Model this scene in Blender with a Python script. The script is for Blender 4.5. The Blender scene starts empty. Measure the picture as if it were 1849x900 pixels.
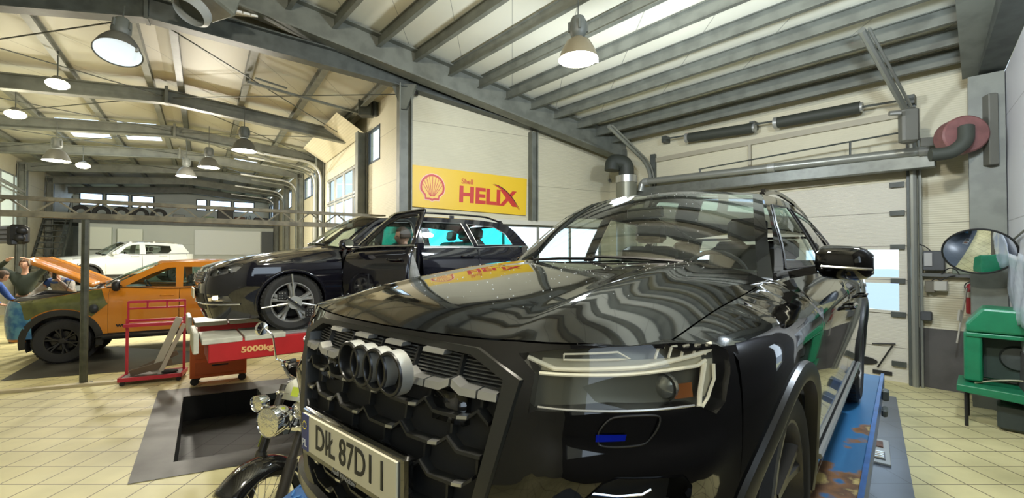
import bpy, math, random
import numpy as np
from mathutils import Vector, Matrix
from mathutils.geometry import delaunay_2d_cdt
random.seed(7)
scene = bpy.context.scene
COL = scene.collection
# ------------------------------------------------------------------ camera
EYE = 2.05; FPX = 800.0; PITCH = math.atan(12 / FPX)
cd = bpy.data.cameras.new('camera'); cd.sensor_width = 36; cd.lens = FPX / 1849 * 36; cd.clip_start = .05; cd.clip_end = 300
cam = bpy.data.objects.new('camera', cd); COL.objects.link(cam)
cam.location = (0, 0, EYE); cam.rotation_euler = (math.pi / 2 + PITCH, 0, 0)
scene.camera = cam
# ------------------------------------------------------------------ world, exposure
w = bpy.data.worlds.new('sky'); scene.world = w; w.use_nodes = True
nt = w.node_tree; nt.nodes.clear()
wo = nt.nodes.new('ShaderNodeOutputWorld'); wb = nt.nodes.new('ShaderNodeBackground')
wb.inputs[0].default_value = (.72, .86, 1.0, 1); wb.inputs[1].default_value = 2.2
nt.links.new(wb.outputs[0], wo.inputs[0])
scene.view_settings.view_transform = 'Standard'; scene.view_settings.look = 'None'
scene.view_settings.gamma = 1; scene.view_settings.use_curve_mapping = False
scene.view_settings.exposure = 0.5
scene.cycles.use_denoising = True
scene.cycles.max_bounces = 8; scene.cycles.diffuse_bounces = 4; scene.cycles.glossy_bounces = 4
scene.cycles.transparent_max_bounces = 16; scene.cycles.transmission_bounces = 6
scene.cycles.sample_clamp_indirect = 6
LAMP_W = 170.0          # high-bay lamps
WARM = (1.0, .94, .80); COOL = (.86, .93, 1.0)
# ------------------------------------------------------------------ materials
MATS = {}
def mat(name, col=(.5, .5, .5), rough=.5, metal=0, coat=0, noise=0, nscale=8, bump=0, bscale=60, emit=None, estr=1, spec=None, col2=None):
    if name in MATS: return MATS[name]
    m = bpy.data.materials.new(name); m.use_nodes = True; t = m.node_tree; b = t.nodes['Principled BSDF']
    b.inputs['Base Color'].default_value = (*col, 1); b.inputs['Roughness'].default_value = rough; b.inputs['Metallic'].default_value = metal
    if coat: b.inputs['Coat Weight'].default_value = coat; b.inputs['Coat Roughness'].default_value = .02
    if spec is not None: b.inputs['Specular IOR Level'].default_value = spec
    tc = t.nodes.new('ShaderNodeTexCoord')
    if noise or col2:
        n = t.nodes.new('ShaderNodeTexNoise'); n.inputs['Scale'].default_value = nscale; n.inputs['Detail'].default_value = 5
        t.links.new(tc.outputs['Object'], n.inputs['Vector'])
        r = t.nodes.new('ShaderNodeMix'); r.data_type = 'RGBA'
        c2 = col2 if col2 else tuple(max(0, c * (1 - noise)) for c in col)
        r.inputs[6].default_value = (*col, 1); r.inputs[7].default_value = (*c2, 1)
        cr = t.nodes.new('ShaderNodeValToRGB'); cr.color_ramp.elements[0].position = .42; cr.color_ramp.elements[1].position = .62
        t.links.new(n.outputs['Fac'], cr.inputs[0]); t.links.new(cr.outputs[0], r.inputs[0]); t.links.new(r.outputs[2], b.inputs['Base Color'])
    if bump:
        n = t.nodes.new('ShaderNodeTexNoise'); n.inputs['Scale'].default_value = bscale
        t.links.new(tc.outputs['Object'], n.inputs['Vector'])
        bp = t.nodes.new('ShaderNodeBump'); bp.inputs['Strength'].default_value = bump; bp.inputs['Distance'].default_value = .01
        t.links.new(n.outputs['Fac'], bp.inputs['Height']); t.links.new(bp.outputs[0], b.inputs['Normal'])
    if emit: b.inputs['Emission Color'].default_value = (*emit, 1); b.inputs['Emission Strength'].default_value = estr
    MATS[name] = m; return m
def glass(name, tint=(.8, .88, .86), refl=1.0, rough=.0, ior=1.5):
    if name in MATS: return MATS[name]
    m = bpy.data.materials.new(name); m.use_nodes = True; t = m.node_tree; t.nodes.clear()
    o = t.nodes.new('ShaderNodeOutputMaterial'); tr = t.nodes.new('ShaderNodeBsdfTransparent'); tr.inputs[0].default_value = (*tint, 1)
    gl = t.nodes.new('ShaderNodeBsdfGlossy'); gl.inputs['Roughness'].default_value = rough; gl.inputs[0].default_value = (refl, refl, refl, 1)
    fr = t.nodes.new('ShaderNodeFresnel'); mx = t.nodes.new('ShaderNodeMixShader')
    ge = t.nodes.new('ShaderNodeNewGeometry'); mm = t.nodes.new('ShaderNodeMath'); mm.operation = 'MULTIPLY_ADD'; mm.inputs[1].default_value = 1 / ior - ior; mm.inputs[2].default_value = ior   # same reflectance seen from both faces of a thin sheet
    t.links.new(ge.outputs['Backfacing'], mm.inputs[0]); t.links.new(mm.outputs[0], fr.inputs[0])
    t.links.new(fr.outputs[0], mx.inputs[0]); t.links.new(tr.outputs[0], mx.inputs[1]); t.links.new(gl.outputs[0], mx.inputs[2]); t.links.new(mx.outputs[0], o.inputs[0])
    MATS[name] = m; return m
def ramp_mat(name, stops, scale=3, rough=.6, metal=0, detail=6, bump=0, grad=None):
    m = bpy.data.materials.new(name); m.use_nodes = True; t = m.node_tree; b = t.nodes['Principled BSDF']
    tc = t.nodes.new('ShaderNodeTexCoord'); n = t.nodes.new('ShaderNodeTexNoise'); n.inputs['Scale'].default_value = scale; n.inputs['Detail'].default_value = detail
    cr = t.nodes.new('ShaderNodeValToRGB'); e = cr.color_ramp.elements
    while len(e) < len(stops): e.new(.5)
    for k, (p, c) in enumerate(stops): e[k].position = p; e[k].color = (*c, 1)
    t.links.new(tc.outputs['Object'], n.inputs['Vector']); t.links.new(cr.outputs[0], b.inputs['Base Color']); fac = n.outputs['Fac']
    if grad:
        sp = t.nodes.new('ShaderNodeSeparateXYZ'); t.links.new(tc.outputs['Object'], sp.inputs[0]); mr = t.nodes.new('ShaderNodeMapRange'); mr.inputs[1].default_value = grad[0]; mr.inputs[2].default_value = grad[1]; mr.inputs[3].default_value = grad[2]; mr.inputs[4].default_value = grad[3]
        t.links.new(sp.outputs[0], mr.inputs[0]); ad = t.nodes.new('ShaderNodeMath'); t.links.new(fac, ad.inputs[0]); t.links.new(mr.outputs[0], ad.inputs[1]); fac = ad.outputs[0]
    t.links.new(fac, cr.inputs[0])
    b.inputs['Roughness'].default_value = rough; b.inputs['Metallic'].default_value = metal
    MATS[name] = m; return m
# ------------------------------------------------------------------ mesh helpers
def finish(me, name, m, parent=None, angle=35, mx=None):
    me.materials.append(m) if not isinstance(m, (list, tuple)) else [me.materials.append(k) for k in m]
    if angle:
        me.polygons.foreach_set('use_smooth', [True] * len(me.polygons)); me.set_sharp_from_angle(angle=math.radians(angle))
    me.update(); o = bpy.data.objects.new(name, me); COL.objects.link(o)
    if parent is not None: o.parent = parent
    if mx is not None: o.matrix_local = mx
    return o
class MB:
    def __init__(s): s.v = []; s.f = []; s.mi = []
    def add(s, V, F, mi=0):
        b = len(s.v); s.v += [tuple(map(float, p)) for p in V]; s.f += [tuple(b + i for i in f) for f in F]; s.mi += [mi] * len(F); return s
    def box(s, c, d, R=None, mi=0, ch=0):
        x, y, z = [k / 2 for k in d]; c = Vector(c)
        if ch:
            V = []; 
            for sx, sy, sz in ((0, 0, 1), (0, 0, -1)):
                pass
            out = []
            for zz, k in ((-z, ch), (-z + ch, 0), (z - ch, 0), (z, ch)):
                a, b = x - k, y - k; e = ch if k == 0 else 0
                out.append([(a, -b + ch, zz), (a, b - ch, zz), (a - ch, b, zz), (-a + ch, b, zz), (-a, b - ch, zz), (-a, -b + ch, zz), (-a + ch, -b, zz), (a - ch, -b, zz)])
            V = [p for r in out for p in r]; F = [tuple(range(7, -1, -1)), tuple(range(24, 32))]
            for r in range(3):
                for i in range(8): F.append((r * 8 + i, r * 8 + (i + 1) % 8, r * 8 + 8 + (i + 1) % 8, r * 8 + 8 + i))
        else:
            V = [(a * x, b * y, e * z) for e in (-1, 1) for a, b in ((-1, -1), (1, -1), (1, 1), (-1, 1))]
            F = [(3, 2, 1, 0), (4, 5, 6, 7), (0, 1, 5, 4), (1, 2, 6, 5), (2, 3, 7, 6), (3, 0, 4, 7)]
        V = [Vector(p) for p in V]
        if R is not None: V = [R @ p for p in V]
        return s.add([p + c for p in V], F, mi)
    def beam(s, p0, p1, w, h, up=(0, 0, 1), mi=0):
        p0, p1 = Vector(p0), Vector(p1); d = (p1 - p0); L = d.length; d.normalize(); sd = d.cross(Vector(up))
        if sd.length < 1e-4: sd = d.cross(Vector((1, 0, 0)))
        sd.normalize(); u = sd.cross(d)
        V = []
        for p in (p0, p1):
            for a, b in ((-1, -1), (1, -1), (1, 1), (-1, 1)): V.append(p + sd * (a * w / 2) + u * (b * h / 2))
        return s.add(V, [(0, 1, 2, 3), (7, 6, 5, 4), (0, 4, 5, 1), (1, 5, 6, 2), (2, 6, 7, 3), (3, 7, 4, 0)], mi)
    def ibeam(s, p0, p1, w, h, t=.02, up=(0, 0, 1), mi=0):
        p0, p1 = Vector(p0), Vector(p1); d = (p1 - p0).normalized(); sd = d.cross(Vector(up)).normalized(); u = sd.cross(d)
        s.beam(p0 + u * (h / 2 - t / 2), p1 + u * (h / 2 - t / 2), w, t, up, mi); s.beam(p0 - u * (h / 2 - t / 2), p1 - u * (h / 2 - t / 2), w, t, up, mi)
        return s.beam(p0, p1, t * .8, h - 2 * t, up, mi)
    def sweep(s, P, prof, closed=False, cap=True, up=None, mi=0):
        P = [Vector(p) for p in P]; n = len(P); k = len(prof); V = []; prev = None
        for i, p in enumerate(P):
            a = P[(i - 1) % n] if (i or closed) else p; b = P[(i + 1) % n] if (i < n - 1 or closed) else p
            d = (b - a).normalized()
            if up is not None: sd = d.cross(Vector(up))
            elif prev is None: sd = d.cross(Vector((0, 0, 1)) if abs(d.z) < .9 else Vector((1, 0, 0)))
            else: sd = prev - d * prev.dot(d)
            sd.normalize(); prev = sd; u = sd.cross(d)
            for q in (prof(i / (n - 1)) if callable(prof) else prof): V.append(p + sd * q[0] + u * q[1])
        k = len(V) // n; F = []
        for i in range(n if closed else n - 1):
            for j in range(k): F.append((i * k + j, i * k + (j + 1) % k, ((i + 1) % n) * k + (j + 1) % k, ((i + 1) % n) * k + j))
        if cap and not closed: F += [tuple(range(k - 1, -1, -1)), tuple((n - 1) * k + j for j in range(k))]
        return s.add(V, F, mi)
    def tube(s, P, r, n=8, closed=False, mi=0):
        if callable(r): pr = lambda t: [(r(t) * math.cos(2 * math.pi * j / n), r(t) * math.sin(2 * math.pi * j / n)) for j in range(n)]
        else: pr = [(r * math.cos(2 * math.pi * j / n), r * math.sin(2 * math.pi * j / n)) for j in range(n)]
        if callable(pr):
            s._k = n
            P2 = [Vector(p) for p in P]; m = len(P2); V = []; prev = None
            for i, p in enumerate(P2):
                d = (P2[min(i + 1, m - 1)] - P2[max(i - 1, 0)]).normalized()
                sd = d.cross(Vector((0, 0, 1)) if abs(d.z) < .9 else Vector((1, 0, 0))) if prev is None else prev - d * prev.dot(d)
                sd.normalize(); prev = sd; u = sd.cross(d)
                for q in pr(i / (m - 1)): V.append(p + sd * q[0] + u * q[1])
            F = [(i * n + j, i * n + (j + 1) % n, (i + 1) * n + (j + 1) % n, (i + 1) * n + j) for i in range(m - 1) for j in range(n)]
            F += [tuple(range(n - 1, -1, -1)), tuple((m - 1) * n + j for j in range(n))]
            return s.add(V, F, mi)
        return s.sweep(P, pr, closed, mi=mi)
    def lathe(s, prof, c=(0, 0, 0), axis='z', n=24, mi=0, M=None):
        V = []; m = len(prof)
        for i in range(n):
            a = 2 * math.pi * i / n; ca, sa = math.cos(a), math.sin(a)
            for r, h in prof:
                p = Vector((r * ca, r * sa, h)) if axis == 'z' else Vector((r * ca, h, r * sa)) if axis == 'y' else Vector((h, r * ca, r * sa))
                if M is not None: p = M @ p
                V.append(p + Vector(c))
        F = [(i * m + j, ((i + 1) % n) * m + j, ((i + 1) % n) * m + j + 1, i * m + j + 1) for i in range(n) for j in range(m - 1)]
        return s.add(V, F, mi)
    def cyl(s, p0, p1, r, n=16, r1=None, mi=0):
        p0, p1 = Vector(p0), Vector(p1); r1 = r if r1 is None else r1; d = (p1 - p0).normalized()
        sd = d.cross(Vector((0, 0, 1)) if abs(d.z) < .9 else Vector((1, 0, 0))).normalized(); u = sd.cross(d); V = []
        for p, q in ((p0, r), (p1, r1)):
            for j in range(n): a = 2 * math.pi * j / n; V.append(p + sd * (q * math.cos(a)) + u * (q * math.sin(a)))
        return s.add(V, [(j, (j + 1) % n, n + (j + 1) % n, n + j) for j in range(n)] + [tuple(range(n - 1, -1, -1)), tuple(range(n, 2 * n))], mi)
    def ball(s, c, r, n=14, mi=0):
        rr = r if isinstance(r, (tuple, list)) else (r, r, r); V = []; k = n // 2
        for i in range(k + 1):
            th = math.pi * i / k
            for j in range(n): ph = 2 * math.pi * j / n; V.append((c[0] + rr[0] * math.sin(th) * math.cos(ph), c[1] + rr[1] * math.sin(th) * math.sin(ph), c[2] + rr[2] * math.cos(th)))
        return s.add(V, [(i * n + j, (i + 1) * n + j, (i + 1) * n + (j + 1) % n, i * n + (j + 1) % n) for i in range(k) for j in range(n)], mi)
    def prism(s, poly, ax, a, b, mi=0):   # polygon extruded along axis ax between a and b
        def P(p, t): return (t, p[0], p[1]) if ax == 0 else (p[0], t, p[1]) if ax == 1 else (p[0], p[1], t)
        n = len(poly); V = [P(p, a) for p in poly] + [P(p, b) for p in poly]
        return s.add(V, [tuple(range(n - 1, -1, -1)), tuple(range(n, 2 * n))] + [(i, (i + 1) % n, n + (i + 1) % n, n + i) for i in range(n)], mi)
    def grid(s, G, mi=0, flip=False):
        m, n = len(G), len(G[0]); V = [p for r in G for p in r]
        F = [(i * n + j, i * n + j + 1, (i + 1) * n + j + 1, (i + 1) * n + j) for i in range(m - 1) for j in range(n - 1)]
        if flip: F = [f[::-1] for f in F]
        return s.add(V, F, mi)
    def build(s, name, m, parent=None, angle=35, bev=0, mx=None, solid=0):
        me = bpy.data.meshes.new(name); me.from_pydata(s.v, [], s.f)
        o = finish(me, name, m, parent, angle, mx)
        if isinstance(m, (list, tuple)): me.polygons.foreach_set('material_index', s.mi)
        if bev:
            b = o.modifiers.new('bevel', 'BEVEL'); b.width = bev; b.segments = 2; b.limit_method = 'ANGLE'; b.angle_limit = math.radians(40)
        if solid: q = o.modifiers.new('solid', 'SOLIDIFY'); q.thickness = solid; q.offset = -1
        return o
def chaikin(P, n=2, closed=False):
    P = [np.array(p, float) for p in P]
    for _ in range(n):
        Q = [] if closed else [P[0]]
        m = len(P)
        for i in range(m if closed else m - 1):
            a, b = P[i], P[(i + 1) % m]; Q += [a * .75 + b * .25, a * .25 + b * .75]
        if not closed: Q.append(P[-1])
        P = Q
    return [tuple(p) for p in P]
def resample(poly, h, closed=True):
    out = []; n = len(poly)
    for i in range(n if closed else n - 1):
        a, b = np.array(poly[i], float), np.array(poly[(i + 1) % n], float); k = max(1, int(round(np.linalg.norm(b - a) / h)))
        for j in range(k): out.append(tuple(a + (b - a) * j / k))
    if not closed: out.append(tuple(poly[-1]))
    return out
def inside(P, poly):
    P = np.asarray(P, float); x, y = P[:, 0], P[:, 1]; r = np.zeros(len(P), bool); n = len(poly); j = n - 1
    for i in range(n):
        xi, yi = poly[i]; xj, yj = poly[j]
        c = ((yi > y) != (yj > y)) & (x < (xj - xi) * (y - yi) / ((yj - yi) or 1e-12) + xi); r ^= c; j = i
    return r
def panel(outer, holes, fn, h=.04, flip=False):
    """triangulated sheet bounded by outer, open at the holes, mapped to 3D by fn"""
    O = resample(outer, h); HS = [resample(q, h) for q in holes]
    V = list(O); E = [(i, (i + 1) % len(O)) for i in range(len(O))]
    for q in HS:
        b = len(V); V += q; E += [(b + i, b + (i + 1) % len(q)) for i in range(len(q))]
    B = np.array(V); lo = B.min(0); hi = B.max(0)
    gx = np.arange(lo[0] + h / 2, hi[0], h); gy = np.arange(lo[1] + h / 2, hi[1], h)
    if len(gx) and len(gy):
        G = np.array([(a + (h / 2 if k % 2 else 0), b) for k, b in enumerate(gy) for a in gx]); ok = inside(G, O)
        for q in HS: ok &= ~inside(G, q)
        G = G[ok]
        if len(G):
            d = np.sqrt(((G[:, None, :] - B[None]) ** 2).sum(2)).min(1); V += [tuple(p) for p in G[d > h * .45]]
    r = delaunay_2d_cdt([Vector(p) for p in V], E, [], 0, 1e-6)
    vv, ff = r[0], r[2]; C = np.array([np.mean([[vv[i].x, vv[i].y] for i in f], axis=0) for f in ff]); ok = inside(C, O)
    for q in HS: ok &= ~inside(C, q)
    F = [tuple(f)[::-1] if flip else tuple(f) for f, k in zip(ff, ok) if k]
    used = sorted({i for f in F for i in f}); ix = {k: j for j, k in enumerate(used)}
    return [fn(vv[i].x, vv[i].y) for i in used], [tuple(ix[i] for i in f) for f in F]
def PN(name, outer, holes, fn, m, parent, h=.04, flip=False, solid=0, angle=40):
    V, F = panel(outer, holes, fn, h, flip); return MB().add(V, F).build(name, m, parent, angle, solid=solid)
def hinterp(xs, ys, x):
    xs = np.asarray(xs, float); ys = np.asarray(ys, float); x = min(max(x, xs[0]), xs[-1])
    i = int(min(max(np.searchsorted(xs, x) - 1, 0), len(xs) - 2)); h = np.diff(xs); d = np.diff(ys) / h
    def m(k):
        if k == 0: return d[0]
        if k == len(xs) - 1: return d[-1]
        w_ = h[k] / (h[k] + h[k - 1]); return d[k - 1] * w_ + d[k] * (1 - w_)
    t = (x - xs[i]) / h[i]
    return float((2 * t**3 - 3 * t**2 + 1) * ys[i] + (t**3 - 2 * t**2 + t) * h[i] * m(i) + (-2 * t**3 + 3 * t**2) * ys[i + 1] + (t**3 - t**2) * h[i] * m(i + 1))
def arc(c, r, a0, a1, n=16): return [(c[0] + r * math.cos(math.radians(a0 + (a1 - a0) * i / n)), c[1] + r * math.sin(math.radians(a0 + (a1 - a0) * i / n))) for i in range(n + 1)]
def fillet3(P, r=.1, k=5):
    P = [Vector(p) for p in P]; out = [P[0]]
    for i in range(1, len(P) - 1):
        a = (P[i - 1] - P[i]); b = (P[i + 1] - P[i]); q = min(r, a.length * .45, b.length * .45); a.normalize(); b.normalize(); s0 = P[i] + a * q; s1 = P[i] + b * q
        for j in range(k + 1): t = j / k; out.append(s0 * (1 - t)**2 + P[i] * 2 * t * (1 - t) + s1 * t * t)
    out.append(P[-1]); return out
# ------------------------------------------------------------------ things
def tag(o, label=None, cat=None, group=None, kind=None):
    if label: o['label'] = label
    if cat: o['category'] = cat
    if group: o['group'] = group
    if kind: o['kind'] = kind
    return o
def empty(name, loc=(0, 0, 0), rz=0, label=None, cat=None, group=None):
    o = bpy.data.objects.new(name, None); COL.objects.link(o); o.empty_display_size = .2
    o.location = loc; o.rotation_euler = (0, 0, rz); return tag(o, label, cat, group)
def struct(o): o['kind'] = 'structure'; return o
def copy_tree(o, parent=None):
    c = o.copy(); COL.objects.link(c); c.parent = parent
    for ch in list(o.children): copy_tree(ch, c)
    return c
def text(name, s, size, m, parent, M, ext=.004, bold=0, sx=1.0, align='CENTER', shear=0):
    cu = bpy.data.curves.new(name, 'FONT'); cu.body = s; cu.size = size; cu.extrude = ext; cu.offset = bold; cu.align_x = align; cu.align_y = 'CENTER'; cu.shear = shear; cu.resolution_u = 4
    t = bpy.data.objects.new(name, cu); COL.objects.link(t); bpy.context.view_layer.update()
    me = bpy.data.meshes.new_from_object(t.evaluated_get(bpy.context.evaluated_depsgraph_get())); COL.objects.unlink(t); bpy.data.objects.remove(t)
    for v in me.vertices: v.co.x *= sx
    me.materials.clear(); me.materials.append(m); o = bpy.data.objects.new(name, me); COL.objects.link(o)
    if parent is not None: o.parent = parent
    o.matrix_local = M; return o
def frame_m(o, x, y, z=None):
    x = Vector(x).normalized(); y = Vector(y); z = x.cross(y).normalized(); y = z.cross(x)
    return Matrix(((x.x, y.x, z.x, o[0]), (x.y, y.y, z.y, o[1]), (x.z, y.z, z.z, o[2]), (0, 0, 0, 1)))
def light(kind, name, loc, power, col, size=.2, parent=None, rot=None, spot=None):
    l = bpy.data.lights.new(name, kind); l.energy = power; l.color = col
    if kind == 'POINT': l.shadow_soft_size = size
    if kind == 'AREA': l.shape = 'DISK'; l.size = size
    if kind == 'SPOT': l.spot_size = spot or 2.4; l.shadow_soft_size = size; l.spot_blend = .5
    o = bpy.data.objects.new(name, l); COL.objects.link(o); o.location = loc
    if rot: o.rotation_euler = rot
    if parent is not None: o.parent = parent
    return o
def ray(px, py):
    u = (px - 924.5) / FPX; v = (450 - py) / FPX; d = Vector((u, math.cos(PITCH) - v * math.sin(PITCH), math.sin(PITCH) + v * math.cos(PITCH))); return d / d.y
def at(px, py, D): return Vector((0, 0, EYE)) + ray(px, py) * D
def on_wall(px, py, P, d):
    r = ray(px, py); n = Vector((-d[1], d[0])); t = (P[0] * n.x + P[1] * n.y) / (r.x * n.x + r.y * n.y); return Vector((0, 0, EYE)) + r * t
# ================================================================== setting
def panel_mat(name, col, axis=2, every=1.1, off=0.0, line=.012, dark=.55, rough=.55, rib=0, nz=.06):
    m = bpy.data.materials.new(name); m.use_nodes = True; t = m.node_tree; b = t.nodes['Principled BSDF']; b.inputs['Roughness'].default_value = rough
    tc = t.nodes.new('ShaderNodeTexCoord'); sp = t.nodes.new('ShaderNodeSeparateXYZ'); t.links.new(tc.outputs['Object'], sp.inputs[0])
    a = t.nodes.new('ShaderNodeMath'); a.operation = 'ADD'; a.inputs[1].default_value = off + 100 * every; t.links.new(sp.outputs[axis], a.inputs[0])
    md = t.nodes.new('ShaderNodeMath'); md.operation = 'MODULO'; md.inputs[1].default_value = every; t.links.new(a.outputs[0], md.inputs[0])
    lt = t.nodes.new('ShaderNodeMath'); lt.operation = 'LESS_THAN'; lt.inputs[1].default_value = line; t.links.new(md.outputs[0], lt.inputs[0])
    n = t.nodes.new('ShaderNodeTexNoise'); n.inputs['Scale'].default_value = 1.3; n.inputs['Detail'].default_value = 6; t.links.new(tc.outputs['Object'], n.inputs['Vector'])
    mx = t.nodes.new('ShaderNodeMix'); mx.data_type = 'RGBA'; mx.inputs[6].default_value = (*col, 1); mx.inputs[7].default_value = (*[c * (1 - nz * 3) for c in col], 1); t.links.new(n.outputs['Fac'], mx.inputs[0])
    m2 = t.nodes.new('ShaderNodeMix'); m2.data_type = 'RGBA'; m2.inputs[7].default_value = (*[c * dark for c in col], 1); t.links.new(mx.outputs[2], m2.inputs[6]); t.links.new(lt.outputs[0], m2.inputs[0]); t.links.new(m2.outputs[2], b.inputs['Base Color'])
    if rib:
        wv = t.nodes.new('ShaderNodeTexWave'); wv.bands_direction = 'XYZ'[axis]; wv.inputs['Scale'].default_value = rib; t.links.new(tc.outputs['Object'], wv.inputs['Vector'])
        bp = t.nodes.new('ShaderNodeBump'); bp.inputs['Strength'].default_value = .25; bp.inputs['Distance'].default_value = .01; t.links.new(wv.outputs['Fac'], bp.inputs['Height']); t.links.new(bp.outputs[0], b.inputs['Normal'])
    MATS[name] = m; return m
def tile_mat(name, c1, c2, mortar, rough=.45, w=1 / 3, off=(.073, 0, 0), ms=.004, dirt=.25):
    m = bpy.data.materials.new(name); m.use_nodes = True; t = m.node_tree; b = t.nodes['Principled BSDF']; b.inputs['Roughness'].default_value = rough
    tc = t.nodes.new('ShaderNodeTexCoord'); mp = t.nodes.new('ShaderNodeMapping'); mp.inputs['Location'].default_value = (-off[0], -off[1], 0); mp.vector_type = 'POINT'; t.links.new(tc.outputs['Object'], mp.inputs[0])
    br = t.nodes.new('ShaderNodeTexBrick'); br.offset = 0; br.squash = 1; br.inputs['Scale'].default_value = 1; br.inputs['Brick Width'].default_value = w; br.inputs['Row Height'].default_value = w; br.inputs['Mortar Size'].default_value = ms
    br.inputs['Color1'].default_value = (*c1, 1); br.inputs['Color2'].default_value = (*c2, 1); br.inputs['Mortar'].default_value = (*mortar, 1); t.links.new(mp.outputs[0], br.inputs[0])
    n = t.nodes.new('ShaderNodeTexNoise'); n.inputs['Scale'].default_value = .9; n.inputs['Detail'].default_value = 8; t.links.new(tc.outputs['Object'], n.inputs['Vector'])
    cr = t.nodes.new('ShaderNodeValToRGB'); cr.color_ramp.elements[0].position = .35; cr.color_ramp.elements[0].color = (1 - dirt, 1 - dirt, 1 - dirt * 1.1, 1); cr.color_ramp.elements[1].position = .6; t.links.new(n.outputs['Fac'], cr.inputs[0])
    mx = t.nodes.new('ShaderNodeMix'); mx.data_type = 'RGBA'; mx.blend_type = 'MULTIPLY'; mx.inputs[0].default_value = 1; t.links.new(br.outputs[0], mx.inputs[6]); t.links.new(cr.outputs[0], mx.inputs[7]); t.links.new(mx.outputs[2], b.inputs['Base Color'])
    bp = t.nodes.new('ShaderNodeBump'); bp.inputs['Strength'].default_value = .15; bp.inputs['Distance'].default_value = .003; t.links.new(br.outputs['Fac'], bp.inputs['Height']); bp.invert = True; t.links.new(bp.outputs[0], b.inputs['Normal'])
    MATS[name] = m; return m
TILE = tile_mat('cream_tile', (.70, .63, .33), (.665, .595, .315), (.13, .10, .06), dirt=.3, rough=.5, ms=.006)
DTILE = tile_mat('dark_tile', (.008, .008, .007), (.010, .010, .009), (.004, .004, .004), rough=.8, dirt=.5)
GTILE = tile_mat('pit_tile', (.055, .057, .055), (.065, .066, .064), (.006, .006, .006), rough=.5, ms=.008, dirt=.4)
BSTRIP = tile_mat('steel_strip', (.12, .14, .17), (.13, .15, .18), (.05, .06, .07), rough=.28, w=.5, dirt=.3)
WALL = panel_mat('wall_panel', (.66, .62, .455), every=1.15, off=-.25, rib=9)
WALLW = panel_mat('wall_white', (.62, .63, .66), every=1.4, off=.3)
WALLG = panel_mat('wall_grey', (.62, .66, .60), every=1.3, off=0)
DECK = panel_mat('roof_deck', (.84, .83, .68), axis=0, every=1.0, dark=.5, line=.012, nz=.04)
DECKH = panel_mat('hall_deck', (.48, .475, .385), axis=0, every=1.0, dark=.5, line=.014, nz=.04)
STEEL = mat('grey_steel', (.165, .175, .145), .5, noise=.25, nscale=4)
STEELD = mat('dark_steel', (.075, .085, .075), .5, noise=.3, nscale=5)
STEELL = mat('light_steel', (.42, .43, .41), .4, metal=.5)
DADO = mat('dado_grey', (.085, .08, .075), .6, noise=.3, nscale=3)
DOORP = panel_mat('door_panel', (.66, .63, .53), every=.55, off=0, line=.01, dark=.35, rib=14)
PANE = glass('window_pane', (.80, .90, 1.0)); 
GREYSKIN = mat('grey_trim', (.2, .21, .2), .5)
CHROME = mat('chrome', (.85, .85, .85), .08, metal=1)
RUB = mat('rubber', (.018, .018, .017), .75)
BLKP = mat('black_plastic', (.012, .012, .012), .45)
V2 = lambda p, d, s: (p[0] + d[0] * s, p[1] + d[1] * s)
HN = (.82, .572); HD = (-.572, .82)
def Hp(a, b, z): return Vector((a * HN[0] + b * HD[0], a * HN[1] + b * HD[1], z))
def fl(px, py, z=0.0): r = ray(px, py); t = (z - EYE) / r.z; return Vector((0, 0, EYE)) + r * t
# floor with a recessed lift pit
pit = [(-3.352, 4.417), (-4.753, 6.438), (-3.40, 7.10), (-2.0, 5.08)]
pitO = [(-3.439, 3.993), (-5.343, 6.726), (-3.25, 7.62), (-1.35, 4.93)]
V, F = panel([(-30, -7), (14, -7), (14, 20), (-6, 36), (-30, 36)], [pit], lambda x, y: (x, y, 0), 1.2)
struct(MB().add(V, F).build('floor', TILE, angle=0))
m = MB(); D_ = .35
for i in range(4):
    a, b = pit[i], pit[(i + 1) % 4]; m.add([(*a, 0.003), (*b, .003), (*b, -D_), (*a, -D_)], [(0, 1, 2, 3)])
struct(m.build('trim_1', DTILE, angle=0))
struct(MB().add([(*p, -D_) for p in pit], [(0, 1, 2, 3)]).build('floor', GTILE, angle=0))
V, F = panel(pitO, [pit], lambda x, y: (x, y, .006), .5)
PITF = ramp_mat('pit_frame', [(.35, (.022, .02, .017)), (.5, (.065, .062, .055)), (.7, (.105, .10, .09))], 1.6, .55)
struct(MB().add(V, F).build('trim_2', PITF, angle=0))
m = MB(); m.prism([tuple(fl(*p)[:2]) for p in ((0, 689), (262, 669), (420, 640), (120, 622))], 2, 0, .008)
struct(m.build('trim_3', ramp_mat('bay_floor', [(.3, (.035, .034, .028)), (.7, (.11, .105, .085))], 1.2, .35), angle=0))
m = MB(); a, b = fl(-40, 714), fl(246, 689); m.beam((a.x, a.y, .02), (b.x, b.y, .02), .11, .04)
struct(m.build('trim_4', mat('cream_curb', (.55, .48, .32), .5), angle=0))
# steel strip in the floor under the right hand lift
q0 = Vector((5.554, 6.438)); dd = Vector((-.628, -.778)); ll = Vector((-.778, .628))
m = MB(); m.prism([tuple(q0), tuple(q0 + dd * 9), tuple(q0 + dd * 9 + ll * 3.1), tuple(q0 + ll * 3.1)], 2, 0, .006)
struct(m.build('trim_5', BSTRIP, angle=0))
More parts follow.
